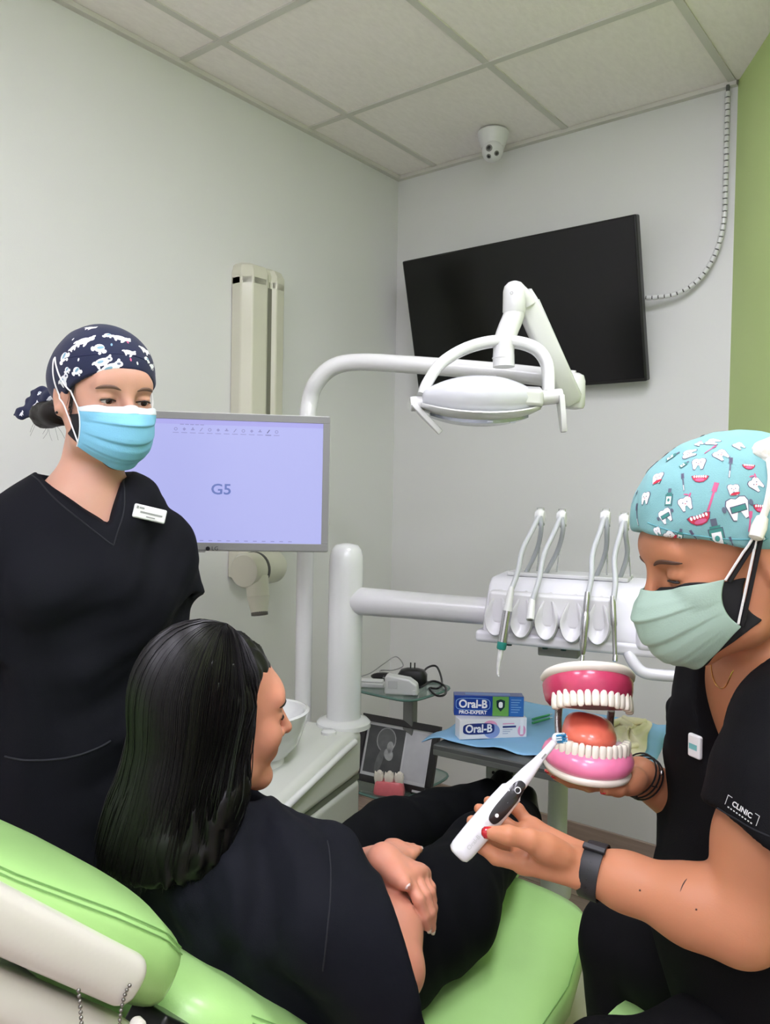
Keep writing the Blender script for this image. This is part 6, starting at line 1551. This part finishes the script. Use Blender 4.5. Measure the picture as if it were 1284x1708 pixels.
# ------------------------------------------------------------------ stool of the seated assistant
so_ = V(hipR[0], hipR[1], 0); SZ = hipR[2]-.105
sT = thing('dental_stool', so_, 'green round dental stool with black backrest under the right assistant', 'stool')
obj('seat', MB().lathe([(.10, SZ-.07), (.19, SZ-.068), (.205, SZ-.05), (.21, SZ-.025), (.195, SZ-.004), (.12, SZ)], so_+FR*.06, up, 40), GRN_L, sT, ang=60)
obj('gas_column', MB().lathe([(.03, .08), (.03, .25), (.022, .26), (.022, SZ-.07)], so_+FR*.03, up, 20), STEEL, sT)
for i in range(5):
    t = i*2*PI/5; d = V(math.cos(t), math.sin(t), 0); f = obj('base_leg', MB().tube([so_+FR*.03+up*.1, so_+FR*.03+d*.25+up*.06], [.02, .013], 10), BLACK, sT)
    obj('caster', MB().lathe([(.022, -.012), (.025, 0), (.022, .012)], so_+FR*.03+d*.25+up*.0255, np.cross(d, up), 16), BLACK, f)
bkp = at(1110, 1395, 1.42)
obj('backrest_pad', MB().ell(at(1128, 1398, 1.40), (.03, .03, .05), 24, 14), BLACK, sT); obj('lever_knob', MB().ell(at(1116, 1452, 1.38), (.025, .025, .02), 18, 12), BLACK, sT)
obj('backrest_bar', MB().tube(cat([at(1120, 1410, 1.40), at(1150, 1500, 1.36), so_-FR*-.1+up*(SZ-.08)], 6), .012, 10), BLACK, sT)

# ------------------------------------------------------------------ electric toothbrush
TBW = mat('brush_white', (236, 236, 240), .25, coat=.4); TBD = mat('brush_dark', (34, 33, 36), .25, coat=.5)
b0, b1, b2 = at(762, 1427, .972), at(868, 1303, .988), at(924, 1238, 1.0)
ta = nrm(b1-b0); tn_ = nrm(-CF-ta*(-CF@ta)); ts = np.cross(ta, tn_); Lb = np.linalg.norm(b1-b0)
tb = thing('electric_toothbrush', b0, 'white electric toothbrush with black button panel held in the left hand', 'toothbrush')
def oring(c, a, b, n=28): q = sup(n, a, b, 2.4); return c+np.outer(q[:, 0], ts)+np.outer(q[:, 1], tn_)
st = [(0, .0095, .0088), (.003, .0135, .012), (.010, .0148, .0135), (.035, .0155, .0142), (.08, .0152, .014), (.10, .014, .0135), (Lb-.014, .0112, .0115), (Lb-.006, .0098, .0102)]
obj('handle', MB().loft([oring(b0+ta*s, a, b) for s, a, b in st]), TBW, tb, ang=50)
obj('collar', MB().loft([oring(b0+ta*s, a, a) for s, a in ((Lb-.006, .0095), (Lb-.004, .0095), (Lb, .0095))]), LGREY, tb)
nk_ = nrm(b2-b1); Ln = np.linalg.norm(b2-b1)
obj('brush_neck', MB().loft([oring(b1+nk_*s, a, a) for s, a in ((0, .0095), (.012, .0085), (.03, .006), (Ln-.018, .0045), (Ln-.008, .0045), (Ln, .004))]), TBW, tb)
obj('neck_slot', MB(b1+nk_*(Ln-.022)+tn_*.0046, ts, nk_, tn_).box((-.001, -.004, 0), (.001, .004, .0008)), GREYP, tb)
hdv = nrm(tn_*.75+crh*.5+up*.2)
bh = obj('brush_head', MB().lathe([(.0055, -.004), (.0068, -.002), (.0068, .002), (.006, .003)], b2+nk_*.006, hdv, 22), TBW, tb)
BRB = mat('bristle_blue', (52, 140, 190), .6); BRWh = mat('bristle_pale', (206, 228, 238), .6)
for ring, n_, c in ((.0055, 12, BRWh), (.0034, 7, BRB), (.0, 1, BRB)):
    for i in range(n_):
        t = i*2*PI/n_; e1_ = nrm(np.cross(hdv, nk_)); e2__ = np.cross(hdv, e1_); p = b2+nk_*.006+hdv*.003+(e1_*math.cos(t)+e2__*math.sin(t))*ring
        obj('bristle_tuft', MB().tube([p, p+hdv*.0085], [.0011, .0012], 6), c if i % 3 else BRB, bh)
pc = SD(); pcen = b0+ta*.088+tn_*.0135
q = sup(36, .0088, .031, 3.2); 
def onh(u, v):          # point on the front of the handle
    s = .088+v; a = np.interp(s, [x[0] for x in st], [x[1] for x in st]); b = np.interp(s, [x[0] for x in st], [x[2] for x in st]); 
    return b0+ta*s+ts*u+tn_*(b*(max(0, 1-abs(u/a)**2.4))**(1/2.4))
rg = [[onh(u*k, v*k)+tn_*.0013 for u, v in q] for k in (1.0, .7, .4, .02)]
pn_ = obj('button_panel', MB().loft(rg, cap=False), TBD, tb, ang=70)
pwr = onh(0, .019); obj('power_button', MB().tube([pwr+tn_*.0022+(ts*math.cos(t)+ta*math.sin(t))*.0036 for t in np.arange(21)*2*PI/20], .0006, 6), INKW, pn_)
md = onh(0, -.02); obj('mode_light', MB().lathe([(.0028, .0008), (.0022, .0016), (.0002, .0018)], md, tn_, 14), INKW, pn_)
text('handle_text', 'iO', .007, LGREY, onh(.001, -.055)+tn_*.0005, -ts if (-ts)@crh > 0 else ts, ta, tb) if False else None
text('handle_text', 'Oral-B', .0075, LGREY, onh(0.0, -.062)+tn_*.0008, ta, -ts if np.cross(ta, -ts)@tn_ > 0 else ts, tb)

# ------------------------------------------------------------------ large jaw model
mX = nrm(crh+up*-.045); mYv = nrm(-cfh-crh*.02); mZ = np.cross(mX, mYv); mZ = mZ if mZ[2] > 0 else -mZ
mYv = nrm(mYv-mZ*(mYv@mZ)); mX = nrm(np.cross(mYv, mZ)); mX = mX if mX@crh > 0 else -mX
MC = at(985, 1272, 1.085)       # centre of the lower base
jm = thing('jaw_model', MC-mZ*.02, 'large open jaw model with pink gums, ivory teeth and red tongue', 'dental model')
GUMD = mat('gum_deep', (206, 66, 104), .28, coat=.5, var=.08, vscale=60); GUML = mat('gum_light', (238, 128, 168), .28, coat=.5, var=.06, vscale=60)
BASEW = mat('model_base', (236, 228, 214), .3, coat=.3); TONG = mat('tongue', (232, 116, 92), .3, coat=.4, var=.06, vscale=40)
def arch(t, a, b):            # t -1..1 along the dental arch, front toward the viewer
    th = t*1.75; return a*math.sin(th)/math.sin(1.5)*(1 if abs(th) < 1.5 else 1), b*math.cos(th)
def dshape(a, b, back, n=44):
    P = []
    for t in np.linspace(-1, 1, n-8): th = t*1.62; P.append((a*np.sign(math.sin(th))*abs(math.sin(th))**.9, b*math.cos(th) if abs(th) < PI/2 else back*(abs(th)-PI/2)*-8))
    x0, y0 = P[0]; x1, y1 = P[-1]
    for k in np.linspace(0, 1, 10)[1:-1]: P.append((lerp(x1, x0, k), lerp(y1, y0, k)-back*math.sin(k*PI)*.3))
    return np.array(P)
def jaw(frame_, rows, m, name, parent): 
    O, X, Y, Z = frame_; mb = MB(O, X, Y, Z); mb.loft([[(x, y-.02, z) for x, y in dshape(a, b, .03)] for a, b, z in rows]); return obj(name, mb, m, parent, ang=60)
lowF = (MC, mX, mYv, mZ)
jaw(lowF, [(.052, .062, -.019), (.057, .068, -.016), (.0585, .069, -.011), (.056, .066, -.007)], BASEW, 'lower_base', jm)
lg_ = jaw(lowF, [(.0555, .066, -.008), (.060, .070, -.002), (.061, .070, .006), (.057, .065, .015), (.051, .058, .021), (.046, .052, .0215)], GUML, 'lower_gum', jm)
# upper jaw, hinged open
pit = math.radians(27); uY = mYv*math.cos(pit)+mZ*math.sin(pit); uZ = mZ*math.cos(pit)-mYv*math.sin(pit)
UC = at(986, 1150, 1.10); upF = (UC, mX, uY, uZ)
jaw(upF, [(.058, .066, .013), (.063, .071, .0165), (.064, .0725, .021), (.061, .07, .026), (.05, .06, .029)], BASEW, 'upper_base', jm)
ug_ = jaw(upF, [(.045, .052, -.019), (.051, .058, -.0185), (.057, .064, -.012), (.060, .067, .0), (.061, .069, .010), (.059, .066, .017)], GUMD, 'upper_gum', jm)
def teeth(F_, sgn, zroot, zed, a, b, parent, m):
    O, X, Y, Z = F_; wd = [.0092, .0082, .0084, .0085, .0086, .0105, .0105]
    arc = []; tt2 = np.linspace(-1.0, 1.0, 400); pts = np.array([(a*np.sign(math.sin(t*1.6))*abs(math.sin(t*1.6))**.9, b*math.cos(t*1.6)-.02) for t in tt2]); L = np.r_[0, np.cumsum(np.linalg.norm(np.diff(pts, axis=0), axis=1))]; mid = L[200]
    for s in (1, -1):
        pos = 0
        for i, w in enumerate(wd):
            w2 = w*(1.0 if sgn < 0 else .9)*1.14; c = mid+s*(pos+w2/2); pos += w2
            x, y = np.interp(c, L, pts[:, 0]), np.interp(c, L, pts[:, 1]); x2, y2 = np.interp(c+.001, L, pts[:, 0]), np.interp(c+.001, L, pts[:, 1]); tv = nrm(V(x2-x, y2-y)); nv = V(tv[1], -tv[0]); nv = nv if nv@V(x, y+.02) > 0 else -nv
            mb = MB(O, X, Y, Z); rg = []; H_ = zed-zroot; mol = i >= 4; can = i == 2
            for k, (hh, sx, sy) in enumerate([(0, .62, .6), (.18, .8, .85), (.5, .98, 1), (.8, 1.0, .85 if not mol else 1), (.95, .9, .55 if not mol else .85), (1.0 if not can else 1.05, .72 if not can else .4, .35 if not mol else .6)]):
                q = sup(14, w2/2*sx*.99, (.0045 if not mol else .0062)*sy, 3)
                rg.append([(x+u*tv[0]+v*nv[0], y+u*tv[1]+v*nv[1], zroot+H_*hh) for u, v in q])
            mb.loft(rg); obj('tooth', mb, m, parent, ang=70)
TTH = mat('tooth_white', (242, 236, 220), .16, coat=.6)
teeth(upF, -1, -.005, -.031, .053, .0605, ug_, TTH)
teeth(lowF, 1, .008, .034, .0495, .057, lg_, TTH)
tg_ = SD(); O, X, Y, Z = lowF
def lw(x, y, z): return O+X*x+Y*y+Z*z
MR = np.array([X, Y, Z])
tg_.ell(lw(-.002, -.012, .034), (.036, .044, .024), MR, k=.01); tg_.ell(lw(-.012, -.03, .047), (.017, .022, .011), MR, k=.012); tg_.ell(lw(.014, -.03, .043), (.018, .022, .011), MR, k=.012)
tg_.cone(lw(0, .03, .0655), lw(0, -.04, .0705), .004, .004, k=.006, mode='s')
sdobj('tongue', tg_, *hbox(lw, (-.05, -.07, .0), (.05, .05, .08), .01), .003, TONG, jm)
SPR = mat('spring_steel', (150, 148, 144), .3, metal=.9)
for x, (px_, py0, py1) in ((-.034, (942, 1170, 1232)), (.040, (1033, 1170, 1244))):
    a, b = lw(x, -.052, .018), UC+mX*x+uY*-.052+uZ*-.016
    mb = MB(); P = cat([a, lerp(a, b, .5)+mYv*-.006, b], 40); mb.tube(P, .0042, 10)
    rod = obj('hinge_rod', mb, SPR, jm); mb = MB(); n_ = len(P)
    tt3 = np.linspace(0, 1, 340); C_ = np.array([[np.interp(t, np.linspace(0, 1, n_), P[:, i]) for i in range(3)] for t in tt3])
    mb.tube(C_+.0046*(np.cos(tt3*2*PI*26)[:, None]*mX+np.sin(tt3*2*PI*26)[:, None]*mYv), .0009, 5); obj('spring', mb, SPR, rod)
